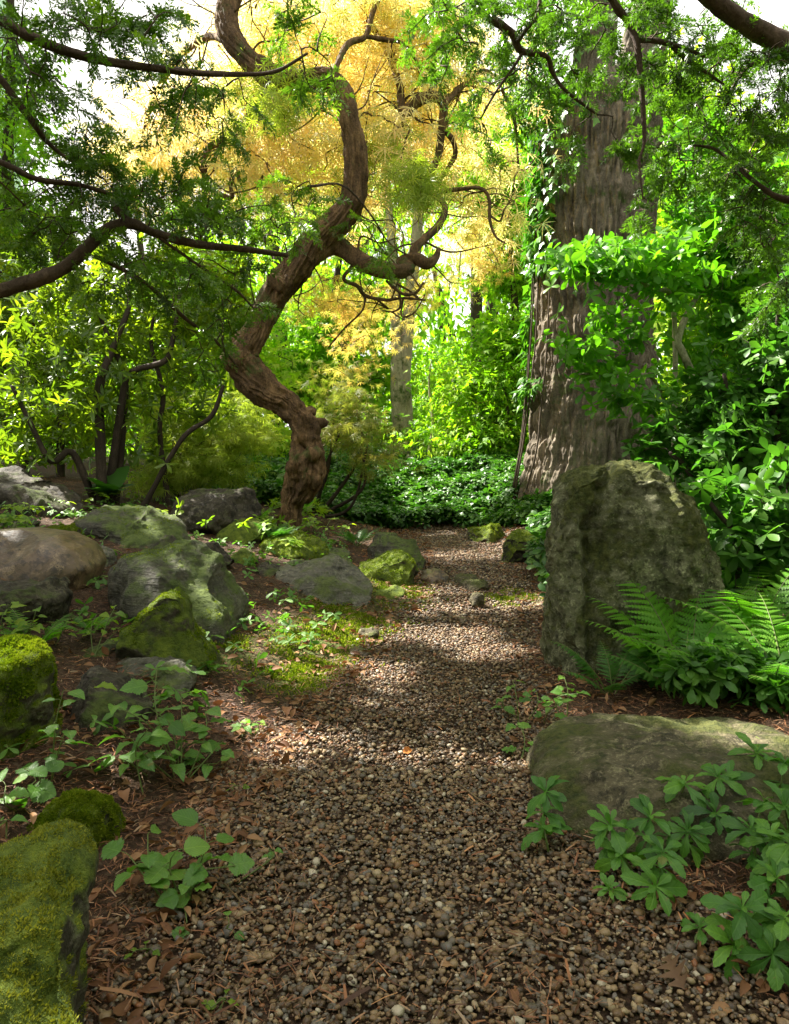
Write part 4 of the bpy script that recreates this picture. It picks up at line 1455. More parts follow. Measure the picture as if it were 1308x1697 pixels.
reg_l = [(140, 30, 120, 40, yl + .1, .3, 14), (60, 120, 70, 60, yl, .3, 22), (40, 330, 70, 70, yl + .3, .4, 36), (130, 240, 90, 60, yl + .3, .4, 34), (210, 310, 150, 45, yl + .35, .4, 75), (330, 350, 120, 50, yl + .6, .4, 75),
         (230, 440, 130, 60, yl + .4, .4, 50), (380, 470, 70, 80, yl + .8, .3, 36), (330, 180, 110, 55, yl + .3, .3, 30), (440, 370, 80, 45, yl + .8, .3, 36), (520, 130, 60, 35, yl + .5, .2, 12), (350, 560, 60, 60, yl + .9, .3, 16),
         (230, 40, 140, 40, yl + .2, .3, 40), (90, 60, 90, 50, yl + .2, .3, 26), (290, 150, 90, 60, yl + .4, .3, 24), (500, 40, 80, 40, yl + .7, .3, 16), (620, 400, 60, 50, YM - 1.5, .4, 20), (-60, 250, 60, 250, yl, .4, 40), (500, 330, 60, 50, yl + 1.0, .3, 18), (15, 30, 30, 30, yl, .2, 6), (100, 400, 90, 50, yl + .4, .4, 30)]
yew('dark yew reaching in from the left with bare curving boughs across the sky', [bA, bB, bC, bD, bE, bF, bG], reg_l, M_yew, (at(-560, 400, yl)[0], yl, gz(at(-560, 400, yl)[0], yl)),
    [(-575, 1100, yl, 75), (-570, 900, yl, 68), (-560, 500, yl, 62), (-565, 200, yl, 55), (-555, -50, yl, 46), (-570, -350, yl, 34), (-560, -700, yl, 18)], 0, .47)

yr = 3.0
tG = [(1420, 170, yr, 30), (1320, 86, yr, 19), (1270, 58, yr, 17.5), (1228, 34, yr - .05, 17), (1180, -2, yr - .1, 16), (1120, -60, yr - .2, 14), (1020, -160, yr - .3, 10), (900, -220, yr - .3, 6)]
tH = [(1020, -160, yr - .3, 9), (880, -120, yr - .2, 8), (790, -60, yr - .1, 7.5), (775, -15, yr, 7), (800, 20, yr, 7), (848, 54, yr + .05, 7), (864, 84, yr + .1, 6), (905, 92, yr + .1, 4.5), (916, 120, yr + .15, 4), (938, 150, yr + .15, 3), (990, 190, yr + .2, 2)]
tH2 = [(858, 68, yr + .05, 4.5), (875, 45, yr, 4), (892, 22, yr, 4), (896, -20, yr, 4), (900, -80, yr - .1, 4)]
tH3 = [(866, 88, yr + .1, 3), (845, 120, yr + .1, 2.6), (820, 155, yr + .1, 2.2), (798, 195, yr + .1, 1.6)]
tI = [(1010, -140, yr - .25, 8), (1000, -40, yr - .2, 7), (1018, 5, yr - .15, 7), (1042, 38, yr - .1, 6.5), (1056, 72, yr - .1, 6), (1061, 120, yr - .1, 5), (1066, 180, yr - .1, 4.5), (1068, 235, yr - .1, 3), (1060, 270, yr - .1, 2), (1066, 330, yr - .1, 1.5)]
tJ = [(1054, 66, yr - .1, 4.5), (1090, 68, yr - .05, 4.5), (1130, 78, yr, 4), (1168, 93, yr, 2.5)]
tJ2 = [(1110, 72, yr, 4), (1140, 100, yr, 4), (1165, 116, yr, 3), (1200, 140, yr + .1, 2)]
tK = [(1400, 60, yr + .1, 9), (1300, 88, yr + .1, 5.5), (1262, 100, yr + .1, 4.8), (1238, 113, yr + .1, 4), (1218, 140, yr + .1, 3), (1205, 175, yr + .1, 2)]
tL = [(1380, 330, yr + .2, 10), (1300, 330, yr + .2, 6), (1250, 300, yr + .2, 4), (1190, 250, yr + .3, 3), (1150, 240, yr + .3, 2)]
reg_r = [(760, 60, 90, 70, yr + .2, .4, 62), (870, 120, 90, 80, yr + .3, .4, 66), (1010, 80, 110, 80, yr + .1, .4, 42), (1160, 150, 110, 90, yr + .3, .5, 105), (1270, 180, 60, 150, yr + .2, .5, 90), (1200, 60, 90, 50, yr + .2, .4, 36),
         (860, 15, 120, 30, yr, .3, 46), (1080, 20, 120, 40, yr, .4, 46), (800, 200, 40, 60, yr + .2, .2, 16), (930, 230, 50, 30, yr + .3, .3, 10), (1090, 260, 70, 60, yr + .3, .3, 42), (1240, 330, 70, 90, yr + .4, .4, 60), (1190, 270, 60, 50, yr + .3, .3, 30),
         (1290, 450, 50, 110, yr + .4, .3, 44), (1060, 340, 40, 40, yr + .4, .3, 10), (1340, 100, 60, 160, yr, .4, 30), (1040, 250, 40, 50, yr + .2, .2, 10)]
yew('fresh green yew overhanging from the top right with thin dark twigs', [tG, tH, tH2, tH3, tI, tJ, tJ2, tK, tL], reg_r, M_yew_b, (at(1440, 900, yr)[0], yr + .05, gz(at(1440, 900, yr)[0], yr)),
    [(1440, 1000, yr + .1, 62), (1430, 700, yr + .1, 54), (1410, 450, yr + .1, 50), (1425, 250, yr + .1, 46), (1415, 100, yr + .1, 40), (1440, -150, yr + .1, 32), (1430, -500, yr + .1, 15)], 1, .45)


# ------------------------------------------------------------------ shrubs
def shrub(name, label, base, stems, reg, tpl, per, size, mat, tilt=.35, barkm=None, group=None, twig=.006, spread_axis=.5, extra=0, cat='shrub', stem_r=.03):
    """woody stems from the base, twigs to every clump, a rosette of leaves at each twig's end"""
    t = thing(name, label, cat, group=group)
    b = np.array(base, float)
    sk = []
    barkm = barkm or M_darkbark
    for l in stems:
        mb = MB()
        if l is None:
            continue
        p_, r_ = path_px(l)
        p_[0, 2] = gz(p_[0, 0], p_[0, 1]) - .05
        tube(mb, p_, r_, 10, .05, amp=.1, fiber=.06, seed=len(sk), lump=.1)
        mb.build('stem', barkm, t)
        sk.append(spline(p_, .06))
    sk = np.concatenate(sk)
    cen = in_regions(reg)
    cen = cen[cen[:, 2] > H(cen[:, 0], cen[:, 1]) + .05]
    mb = MB()
    dd = ramify(mb, sk, cen, twig, sag=.05)
    ax = norm(dd * spread_axis + [0, 0, .55] + .35 * rng.normal(size=dd.shape))
    whorls(mb, tpl, cen, ax, per, size, tilt)
    for e in range(extra):
        off = cen - ax * rng.uniform(.05, .16, (len(cen), 1)) + rng.normal(size=cen.shape) * .06
        whorls(mb, tpl, off, norm(ax + .5 * rng.normal(size=ax.shape)), max(3, per - 2), size, tilt * .5)
    mb.build('foliage', [mat, barkm], t)
    settle(t, tuple(b))
    return t


def gbase(px, Y):
    q = at(px, 800, Y)
    return (q[0], Y, gz(q[0], Y))


YR = 6.6
shrub('rhododendron', 'tall open rhododendron with thin dark stems behind the left bank rocks', gbase(170, YR),
      [[(168, 800, YR, 9), (166, 720, YR, 8), (165, 640, YR, 7), (190, 570, YR + .1, 5), (215, 500, YR + .2, 4), (205, 440, YR + .3, 2)],
       [(175, 800, YR + .1, 8), (200, 680, YR + .1, 6), (215, 620, YR + .1, 5), (270, 600, YR + .2, 5), (285, 570, YR + .3, 4), (300, 480, YR + .4, 3)],
       [(190, 800, YR + .2, 6), (205, 700, YR + .2, 5), (206, 620, YR + .2, 5), (180, 560, YR + .2, 4), (150, 480, YR + .3, 3)],
       [(160, 790, YR, 6), (120, 750, YR - .1, 6), (85, 765, YR - .2, 5), (50, 700, YR - .2, 4), (20, 640, YR - .2, 3)],
       [(230, 800, YR, 5), (300, 730, YR, 4), (350, 690, YR + .1, 4), (370, 640, YR + .2, 3)],
       [(280, 800, YR + .4, 5), (265, 720, YR + .4, 4), (270, 650, YR + .4, 4), (250, 560, YR + .5, 3), (270, 480, YR + .5, 2)]],
      [(200, 480, 150, 90, YR + .6, .6, 105), (110, 620, 130, 110, YR + .2, .7, 120), (300, 600, 110, 110, YR + .7, .6, 90), (60, 480, 100, 90, YR + .4, .6, 38), (200, 720, 160, 60, YR + .4, .5, 38), (380, 520, 70, 70, YR + .9, .4, 38), (330, 440, 100, 60, YR + .9, .4, 44), (30, 720, 60, 70, YR, .4, 30)],
      LEAF_RHODO, 8, (.08, .135), M_rhodo, .25, extra=1)
YR2 = 9.0
shrub('rhododendron', 'second rhododendron farther back at the left edge, paler in the open light', gbase(30, YR2),
      [[(40, 800, YR2, 8), (45, 650, YR2, 6), (60, 500, YR2, 4), (50, 420, YR2, 2)], [(100, 800, YR2, 7), (100, 690, YR2, 6), (95, 580, YR2, 4), (130, 470, YR2 + .2, 3)], [(-40, 800, YR2, 7), (-30, 600, YR2, 5), (0, 450, YR2, 3)]],
      [(40, 520, 140, 150, YR2 + .3, .9, 300), (220, 520, 140, 110, YR2 + .8, .8, 160), (100, 400, 120, 50, YR2 + .5, .6, 90), (60, 690, 130, 80, YR2, .7, 110)],
      LEAF_RHODO, 8, (.10, .15), M_rhodo, .25, extra=1)
# right: pale green deciduous azalea in front of the big trunk
YA = 5.6
shrub('azalea', 'airy bright green azalea spreading its whorled leaves across the big trunk', gbase(1180, YA),
      [[(1168, 790, YA, 9), (1166, 720, YA, 8), (1158, 650, YA, 7), (1130, 580, YA, 6), (1124, 560, YA, 6), (1150, 500, YA + .1, 4), (1190, 450, YA + .2, 3), (1230, 380, YA + .3, 2)],
       [(1124, 562, YA, 5), (1118, 530, YA, 4), (1080, 480, YA - .2, 4), (1020, 440, YA - .3, 3), (960, 430, YA - .4, 2)],
       [(1250, 800, YA + .3, 8), (1240, 650, YA + .3, 6), (1220, 500, YA + .3, 5), (1200, 380, YA + .4, 4), (1180, 260, YA + .5, 2)],
       [(1166, 700, YA, 4), (1100, 660, YA - .2, 3), (1040, 620, YA - .3, 2.5), (960, 620, YA - .4, 1.6)]],
      [(1010, 430, 110, 34, YA - .4, .3, 85), (1110, 440, 90, 60, YA - .1, .4, 85), (1190, 380, 100, 110, YA + .4, .5, 210), (1250, 480, 80, 110, YA + .3, .5, 130), (1160, 250, 70, 70, YA + .6, .5, 70), (1030, 540, 80, 40, YA - .3, .3, 30), (970, 600, 50, 45, YA - .4, .2, 16),
       (1060, 640, 70, 45, YA - .3, .3, 34), (1190, 580, 90, 70, YA + .4, .4, 60), (1290, 350, 50, 120, YA + .4, .4, 80), (930, 560, 30, 30, YA - .4, .1, 5)],
      LEAF_OBOV, 6, (.06, .11), M_azalea, .15, M_palebark, extra=1, twig=.005)
YD = 4.7
shrub('evergreen_shrub', 'dense dark glossy shrub filling the right edge behind the standing stone', gbase(1250, YD),
      [[(1230, 880, YD, 7), (1230, 780, YD, 6), (1215, 690, YD, 4), (1200, 620, YD, 3)], [(1280, 880, YD, 7), (1290, 760, YD, 6), (1280, 640, YD, 5), (1290, 520, YD, 3)], [(1190, 880, YD, 6), (1150, 800, YD, 5), (1110, 750, YD, 3)], [(1330, 880, YD, 7), (1340, 700, YD, 6), (1330, 500, YD, 3)]],
      [(1230, 740, 110, 110, YD + .1, .5, 190), (1290, 600, 70, 110, YD + .2, .5, 130), (1110, 740, 70, 55, YD + .3, .4, 50), (1260, 880, 80, 60, YD - .3, .4, 80), (1200, 830, 70, 60, YD - .1, .3, 55), (1340, 560, 60, 160, YD, .4, 60), (1180, 660, 70, 50, YD + .2, .3, 40)],
      LEAF_OBOV, 7, (.05, .09), M_rhodo_d, .2, extra=2)
YE = 3.7
shrub('rhododendron', 'young rhododendron with broad pale whorls beside the standing stone', gbase(1260, YE),
      [[(1230, 960, YE, 6), (1220, 900, YE, 5), (1190, 850, YE, 4), (1150, 800, YE + .1, 3)], [(1270, 960, YE, 6), (1260, 880, YE, 5), (1270, 810, YE, 3)], [(1320, 960, YE, 6), (1310, 850, YE, 4), (1300, 740, YE, 3)]],
      [(1200, 810, 70, 30, YE + .2, .2, 22), (1260, 850, 60, 50, YE, .3, 24), (1300, 790, 40, 70, YE, .3, 16), (1220, 900, 50, 40, YE, .2, 18), (1300, 900, 40, 50, YE - .1, .2, 18)],
      LEAF_OBOV, 6, (.065, .10), M_rhodo_d, .12, extra=1)

# ------------------------------------------------------------------ trees and shrubs beyond the bed
def far_tree(name, label, px, Y, trunk_r, top_py, reg, mat, leafsize, per, spread, tpl, bark=None, group=None, lean=0, cat='tree', twig=.012, droop=.3):
    t = thing(name, label, cat, group=group)
    b = gbase(px, Y)
    mb = MB()
    top = at(px + lean, top_py, Y)
    pts = [(b[0], Y, b[2] - .1)]
    for k in np.linspace(.2, 1, 6):
        pts.append((b[0] + (top[0] - b[0]) * k + rng.normal() * .04, Y + rng.normal() * .05, b[2] + (top[2] - b[2]) * k))
    tube(mb, pts, np.linspace(trunk_r, trunk_r * .3, 7), 14, .1, amp=.06, fiber=.05, seed=int(px))
    mb.build('trunk', bark or M_darkbark, t)
    cen = in_regions(reg)
    cen = cen[cen[:, 2] > H(cen[:, 0], cen[:, 1]) + .1]
    sk = spline(pts, .15)
    sk = sk[len(sk) // 4:]
    mb = MB()
    dd = ramify(mb, sk, cen, twig, step=.25)
    leaves_at(mb, tpl, cen, dd, per, spread, leafsize, droop, .55)
    mb.build('crown', [mat, bark or M_darkbark], t)
    settle(t, b)
    return t


# the slender tree with two pale stems
YS = 14.0
st = thing('slender_tree', 'slender pale tree with two stems rising behind the pachysandra bed', 'tree')
sk = []
for l in ([(668, 812, YS, 13), (664, 740, YS, 13), (660, 660, YS, 12), (657, 580, YS, 9), (655, 520, YS, 8), (650, 420, YS, 7), (640, 300, YS, 5), (620, 150, YS, 3)],
          [(676, 812, YS + .1, 11), (674, 700, YS + .1, 11), (670, 620, YS + .1, 11), (674, 560, YS + .1, 11), (680, 500, YS + .1, 10), (690, 400, YS + .1, 9), (700, 280, YS + .1, 7), (715, 120, YS + .1, 4)]):
    p_, r_ = path_px(l)
    mb = MB()
    tube(mb, p_, r_, 20, .08, amp=.04, fiber=.04, seed=int(l[0][0]))
    mb.build('trunk', M_palebark, st)
    sk.append(spline(p_, .2))
sk = np.concatenate(sk)
cen = in_regions([(640, 200, 200, 160, YS + 1, 1.5, 110), (560, 340, 160, 100, YS + 1, 1.5, 70)])
mb = MB()
dd = ramify(mb, sk[sk[:, 2] > 4], cen, .014, step=.3)
leaves_at(mb, MAPLE, cen, dd, 40, [.3, .3, .15], (.09, .15), .4, .5)
mb.build('crown', [M_bg_y, M_palebark], st)
settle(st, gbase(670, YS))

FT = 'trees beyond the pachysandra bed'
far_tree('green_maple', 'bright green layered maple left of the furrowed trunk, bordering the sky gap', 850, 13.0, .12, 380, [(850, 560, 70, 45, 13, .8, 55), (810, 640, 110, 40, 13, .9, 60), (870, 460, 60, 50, 13.2, .8, 50), (860, 360, 70, 60, 13.4, .8, 50), (830, 290, 80, 50, 13.5, .8, 46), (790, 720, 100, 40, 12.6, .8, 50), (880, 680, 60, 60, 13, .8, 46)],
         M_bg, (.09, .15), 30, [.28, .28, .09], MAPLE, group=FT)
far_tree('green_maple', 'bright green maple filling the gap behind the crooked trunk', 560, 15.0, .13, 350, [(570, 620, 120, 70, 15, 1, 120), (520, 540, 80, 60, 15, 1, 60), (590, 500, 90, 50, 15.4, 1, 60), (600, 720, 120, 50, 14.5, 1, 80), (480, 640, 70, 60, 15, 1, 50)],
         M_bg, (.10, .16), 30, [.30, .30, .11], MAPLE, group=FT)
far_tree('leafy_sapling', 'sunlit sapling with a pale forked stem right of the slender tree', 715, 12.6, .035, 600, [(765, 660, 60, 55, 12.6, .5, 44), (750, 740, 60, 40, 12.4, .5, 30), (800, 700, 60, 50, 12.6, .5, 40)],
         M_bg_y, (.07, .12), 20, [.18, .18, .07], [LEAF2], M_palebark, group=FT, twig=.008)
far_tree('leafy_sapling', 'bushy sapling low behind the bed, just left of the furrowed trunk', 840, 12.2, .04, 640, [(830, 720, 60, 60, 12.2, .5, 60), (850, 640, 50, 50, 12.3, .5, 45)], M_bg, (.07, .12), 20, [.18, .18, .08], [LEAF2], group=FT, twig=.008)
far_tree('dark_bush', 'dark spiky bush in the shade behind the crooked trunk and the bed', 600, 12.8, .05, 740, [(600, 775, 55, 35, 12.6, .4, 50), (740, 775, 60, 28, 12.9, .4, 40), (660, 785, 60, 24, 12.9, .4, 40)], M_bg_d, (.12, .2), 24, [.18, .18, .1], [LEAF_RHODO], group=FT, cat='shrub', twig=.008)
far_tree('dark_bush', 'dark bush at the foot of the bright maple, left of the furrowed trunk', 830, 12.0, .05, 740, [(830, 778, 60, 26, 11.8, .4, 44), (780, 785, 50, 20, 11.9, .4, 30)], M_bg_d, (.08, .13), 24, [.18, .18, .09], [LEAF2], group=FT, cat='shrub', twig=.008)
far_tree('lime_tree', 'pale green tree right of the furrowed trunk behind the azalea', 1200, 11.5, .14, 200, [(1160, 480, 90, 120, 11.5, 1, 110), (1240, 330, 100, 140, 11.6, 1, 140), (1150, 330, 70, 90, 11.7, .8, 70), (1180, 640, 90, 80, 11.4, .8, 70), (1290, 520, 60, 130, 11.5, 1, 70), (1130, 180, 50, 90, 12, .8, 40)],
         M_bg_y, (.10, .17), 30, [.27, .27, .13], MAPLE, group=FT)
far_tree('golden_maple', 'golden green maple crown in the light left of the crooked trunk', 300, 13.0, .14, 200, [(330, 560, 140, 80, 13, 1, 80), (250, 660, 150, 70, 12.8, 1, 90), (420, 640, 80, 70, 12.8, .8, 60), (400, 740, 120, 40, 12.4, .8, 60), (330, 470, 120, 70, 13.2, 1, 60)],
         M_bg_y, (.09, .15), 30, [.28, .28, .12], MAPLE, group=FT)
far_tree('tall_tree', 'tall green tree at the far left, its leaves against the white sky', 20, 12.0, .14, -150, [(20, 210, 60, 80, 12, .8, 50), (10, 380, 70, 80, 12, .8, 60), (0, 560, 90, 110, 12, 1, 80), (30, 90, 40, 60, 12, .6, 14)], M_bg, (.10, .17), 30, [.26, .26, .15], [LEAF2], group=FT)
far_tree('tall_tree', 'tall green tree whose crown closes the sky left of the furrowed trunk', 790, 19.0, .2, 0, [(800, 330, 90, 80, 19, 1.5, 60), (850, 230, 90, 110, 19, 1.5, 80), (770, 200, 90, 100, 19.5, 1.5, 60), (740, 640, 120, 60, 18, 1.5, 80), (860, 470, 50, 50, 19, 1, 30)],
         M_bg, (.10, .17), 46, [.4, .4, .12], [LEAF2], group=FT)

# a far wood that reads as one mass
mb = MB()
n = 1500
a = rng.uniform(-1.0, 1.0, n)
Yw = rng.uniform(20, 34, n)
hz = rng.random(n) ** 1.2 * np.where((a > .02) & (a < .12), 5.5, np.where(a < -.28, 5.0, 9.5))
cen = np.stack([a * Yw * .95, Yw, H(a * Yw * .95, Yw) + hz], 1)
leaves_at(mb, [LEAF2], cen, np.tile([[0, 0, -1.0]], (n, 1)) + rdirs(n), 46, [.9, .7, .5], (.22, .4), .3, .5)
for k in range(60):
    x_ = rng.uniform(-22, 22)
    y_ = rng.uniform(20, 33)
    tube(mb, [(x_, y_, gz(x_, y_) - .2), (x_ + rng.normal() * .3, y_, gz(x_, y_) + 4), (x_ + rng.normal() * .6, y_, gz(x_, y_) + 9)], [.2, .15, .06], 8, .5, mat=1)
tag(mb.build('woods', [M_bg, M_darkbark]), label='sunlit green woodland far behind the garden', kind='stuff')

# the same wood closes round the garden behind the viewpoint and on the right
mb = MB()
n = 620
cb = np.stack([rng.uniform(-11, 11, n), rng.uniform(-9, -3.6, n), rng.uniform(.2, 9.5, n)], 1)
cr = np.stack([rng.uniform(6.2, 11, 330), rng.uniform(-4, 9, 330), rng.uniform(.3, 8.5, 330)], 1)
cl = np.stack([rng.uniform(-10, -6.0, 130), rng.uniform(-4, 5, 130), rng.uniform(.3, 2.6, 130)], 1)
cen = np.vstack([cb, cr, cl])
cen[:, 2] += H(cen[:, 0], cen[:, 1])
leaves_at(mb, [LEAF2], cen, rdirs(len(cen)), 44, [.6, .6, .5], (.22, .36), .3, .5)
for k in range(26):
    x_, y_ = (rng.uniform(-10, 10), rng.uniform(-8.5, -5)) if k < 16 else (rng.uniform(7, 10.5), rng.uniform(-3, 8))
    tube(mb, [(x_, y_, gz(x_, y_) - .2), (x_ + rng.normal() * .2, y_, gz(x_, y_) + 4), (x_ + rng.normal() * .4, y_, gz(x_, y_) + 9)], [.18, .14, .06], 8, .5, mat=1)
tag(mb.build('woods', [M_canopy, M_darkbark]), label='leafy wood enclosing the garden round the viewpoint', kind='stuff')

# unseen tree added left of the frame to shade path and stones; crown gaps cut for sun pools
POOLS = [(700, 1052, 90, 14), (770, 1050, 60, 12), (640, 1118, 60, 24), (560, 1245, 75, 36), (640, 1250, 50, 24), (520, 1065, 60, 30), (470, 1120, 50, 22), (590, 1050, 45, 18), (690, 1010, 30, 8), (790, 960, 30, 18),
         (820, 1090, 60, 10), (440, 1200, 60, 20), (380, 1190, 50, 18), (730, 930, 40, 16), (700, 1180, 40, 12), (460, 1240, 60, 22), (880, 1075, 30, 8), (620, 1175, 40, 10)]
PW = []
for a, b, c, d in POOLS:
    p, q, e, w = hit(a, b), hit(a + c, b), hit(a, b + d), hit(a, b - d)
    PW.append((p[0], p[1], 1.45 * abs(q[0] - p[0]), 1.5 * abs(w[1] - e[1]) / 2, p[2]))
# more crown gaps, so sun reaches the tops of some rocks and plants
def sun_on(rk, n, r_, lo=.55, side=None):
    v, nr = rk[1], rk[2]
    m = nr[:, 2] > lo
    if side is not None:
        m &= side(v)
    k = np.flatnonzero(m)
    for q in v[rng.choice(k, n)]:
        PW.append((q[0], q[1], r_, r_, q[2]))


sun_on(front, 12, .28)
sun_on(ball, 3, .15)
sun_on(mb_l, 4, .18)
sun_on(wedge, 4, .13, .3)
sun_on(big, 4, .10, .7)
sun_on(slab, 5, .12, .75)
sun_on(brown, 5, .07)
sun_on(high, 4, .13)
sun_on(low, 3, .07, .8)
for a, b, Y, r_ in ((150, 1045, 3.2, .2), (330, 750, 7.4, .8), (410, 850, 6.4, .4), (1240, 960, 2.9, .35), (1170, 1000, 2.9, .2), (1010, 1080, 3.2, .08), (1100, 1380, 1.9, .07), (1240, 1340, 1.9, .08), (300, 1400, 1.75, .08), (260, 1200, 2.6, .14), (905, 1000, 3.5, .06)):
    q = at(a, b, Y)
    PW.append((q[0], q[1], r_, r_, q[2]))


SHADE = []
for k, r_ in ((dlow, .26), (pflat, .12)):
    SHADE.append((*k[1].mean(0), r_))
for a, b, Y, r_ in ((1270, 850, 3.7, .45), (1200, 900, 3.6, .3), (540, 965, hit(540, 985)[1], .42), (500, 950, hit(540, 985)[1] + .2, .3), (590, 970, hit(540, 985)[1] + .2, .2), (790, 965, hit(790, 985)[1], .1), (150, 1170, 3.0, .3), (1080, 1000, 3.3, .25), (1050, 1090, 3.2, .4), (1040, 1300, 2.1, .2), (500, 800, 6.5, .3), (340, 1010, 4.3, .25), (60, 1010, 4.2, .3), (640, 1450, 1.75, .5), (700, 1600, 1.4, .5), (1150, 1450, 1.7, .5), (300, 1450, 1.7, .3), (80, 945, 4.5, .15), (330, 1060, 3.7, .15)):
    q = at(a, b, Y)
    SHADE.append((q[0], q[1], q[2], r_))


def tall_shade():
    t = thing('added_shade_tree', 'added tree out of view on the left, its crown shaped to dapple the path', 'tree')
    n = 62000
    G = np.stack([rng.uniform(-5.5, 2.1, n), rng.uniform(-1.5, 9.0, n)], 1)
    z = rng.uniform(7.5, 13, n)
    P = np.stack([G[:, 0] + SUN[0] / SUN[2] * z, G[:, 1] + SUN[1] / SUN[2] * z, z], 1)
    nz = fbm(np.stack([G[:, 0] * 1.5, G[:, 1] * 1.5, z * 0 + 3], 1), 3, 400)
    keep = nz > -.17
    for x, y, rx, ry, zz in PW:
        gx_ = G[:, 0] + SUN[0] / SUN[2] * zz
        gy_ = G[:, 1] + SUN[1] / SUN[2] * zz
        e = np.hypot((gx_ - x) / rx, (gy_ - y) / ry)
        keep &= e > 1 + .25 * nz
    # the golden maple, the azalea and everything beyond the bed are kept sunlit by leaving out leaves
    for x, y, zz, rr_ in ((-1.0, 7.7, 3.6, 1.7), (.2, 7.7, 3.9, 1.5), (2.6, 6.0, 2.6, 1.0), (3.2, 6.0, 3.2, 1.2), (-2.2, 7.2, 2.6, 1.3), (-3.2, 7.2, 2.0, 1.2), (-1.6, 7.8, 1.6, 1.0), (-.6, 3.0, 2.3, .5), (-1.1, 2.8, 2.2, .65), (1.0, 3.2, 2.6, .5), (1.7, 3.4, 2.4, .5), (-1.7, 7.5, 1.0, 1.0)):
        gx_ = G[:, 0] + SUN[0] / SUN[2] * zz
        gy_ = G[:, 1] + SUN[1] / SUN[2] * zz
        keep &= np.hypot(gx_ - x, gy_ - y) > rr_ * (1 + .3 * nz)
    # the crooked trunk, the face of the standing stone, the slab and the low rocks are kept shaded by leaves left in
    for x, y, zz, rr_ in SHADE:
        gx_ = G[:, 0] + SUN[0] / SUN[2] * zz
        gy_ = G[:, 1] + SUN[1] / SUN[2] * zz
        keep |= np.hypot(gx_ - x, gy_ - y) < rr_
    gx_ = G[:, 0] + SUN[0] / SUN[2] * 1.8
    gy_ = G[:, 1] + SUN[1] / SUN[2] * 1.8
    keep &= ~((gx_ < -1.2) & (gy_ > 6.0) & (nz > .08))
    vis = (P[:, 2] < 1.4 + .66 * P[:, 1]) & (np.abs(P[:, 0]) < .62 * P[:, 1] + .4)
    keep &= ~vis
    P = P[keep]
    mb = MB()
    d = norm(rng.normal(size=P.shape) + [0, 0, -.3])
    put(mb, LEAF_SIMPLE, P, d, norm(SUN[None] * .8 + .6 * rng.normal(size=P.shape)), rng.uniform(.16, .26, len(P)), rng.random(len(P)))
    b = np.array([-7.5, 5.0, gz(-7.5, 5.0)])
    cen = P[rng.choice(len(P), 240)]
    sk = [b + [0, 0, 0], b + [.1, .1, 3], b + [-.1, .2, 6], b + [.2, 0.3, 9], b + [.3, .6, 12]]
    ramify(mb, spline(sk, .2)[25:], cen, .03, step=.4)
    mb.build('crown', [M_canopy, M_darkbark], t)
    mb = MB()
    sk[0] = b - [0, 0, .2]
    tube(mb, sk, [.34, .28, .24, .18, .1], 24, .15, amp=.05, fiber=-.06, seed=9)
    mb.build('trunk', M_darkbark, t)
    settle(t, tuple(b))


tall_shade()


# ------------------------------------------------------------------ the pachysandra bed and other cover nobody could count
def cover(name, label, pts, h, tpl, per, size, mat, tilt=.12, leaf2=True):
    x, y = pts[:, 0], pts[:, 1]
    z = H(x, y) + h * (.8 + .65 * fbm(np.stack([x, y, 0 * x], 1) * 1.8, 2, 70)) * rng.uniform(.8, 1.15, len(x))
    c = np.stack([x, y, z], 1)
    ax = norm(np.array([[0, 0, 1.0]]) + .35 * rng.normal(size=c.shape))
    mb = MB()
    whorls(mb, tpl, c, ax, per, size, tilt)
    if leaf2:
        whorls(mb, tpl, c - [0, 0, h * .3] + rng.normal(size=c.shape) * .03, norm(ax + .4 * rng.normal(size=c.shape)), per - 1, size, tilt * .3)
    return tag(mb.build(name, mat), label=label, kind='stuff')


n = 9000
x = rng.uniform(-2.6, 4.5, n)
y = rng.uniform(7.6, 13.0, n)
fr = 8.75 + .35 * np.sin(x * 1.3 + 1) - .30 * np.clip(x - .9, 0, 3) + .25 * vnoise(np.stack([x * 1.5, x * 0, x * 0], 1), 8)
m = (y > fr) & (np.hypot(x - 2.4, y - 9) > .85) & ~((x > xl(y) - .05) & (x < xr(y) + .05) & (y < 8.75))
x2, y2 = rng.uniform(.8, 2.6, 3400), rng.uniform(4.4, 8.9, 3400)
k2 = (x2 > xr(y2) + .05 + .10 * (y2 < 5.6) + .12 * vnoise(np.stack([y2 * 3, y2 * 0, y2 * 0], 1), 5))
x, y, m = np.concatenate([x, x2]), np.concatenate([y, y2]), np.concatenate([m, k2])
cover('pachysandra_bed', 'low glossy dark green pachysandra carpet across the back of the path', np.stack([x[m], y[m]], 1), .26, LEAF_PACHY, 7, (.065, .11), M_bed)
n = 2800
x = rng.uniform(.9, 3.6, n)
y = rng.uniform(2.2, 8.0, n)
x[:700] = rng.uniform(1.02, 2.1, 700)
y[:700] = rng.uniform(2.45, 3.4, 700)
m = (np.hypot(x - 1.2, y - 2.95) > .12) & (x > xr(y) + .42) & (np.hypot((x - .96) / .60, (y - 2.14) / .50) > 1) & ~((np.abs(x - 1.2) < .5) & (np.abs(y - 3.75) < .45))
cover('ground_cover', 'dark leafy ground cover under the ferns right of the boulder', np.stack([x[m], y[m]], 1), .13, LEAF_PACHY, 6, (.05, .085), M_rhodo_d)
n = 500
x = rng.uniform(-4.5, -.7, n)
y = rng.uniform(5.6, 8.5, n)
m = vnoise(np.stack([x * 1.3, y * 1.3, 0 * x], 1), 91) > .0
cover('bank_plants', 'small bright leafy plants carpeting the top of the left bank', np.stack([x[m], y[m]], 1), .16, LEAF_OBOV, 5, (.05, .09), M_herb_y)


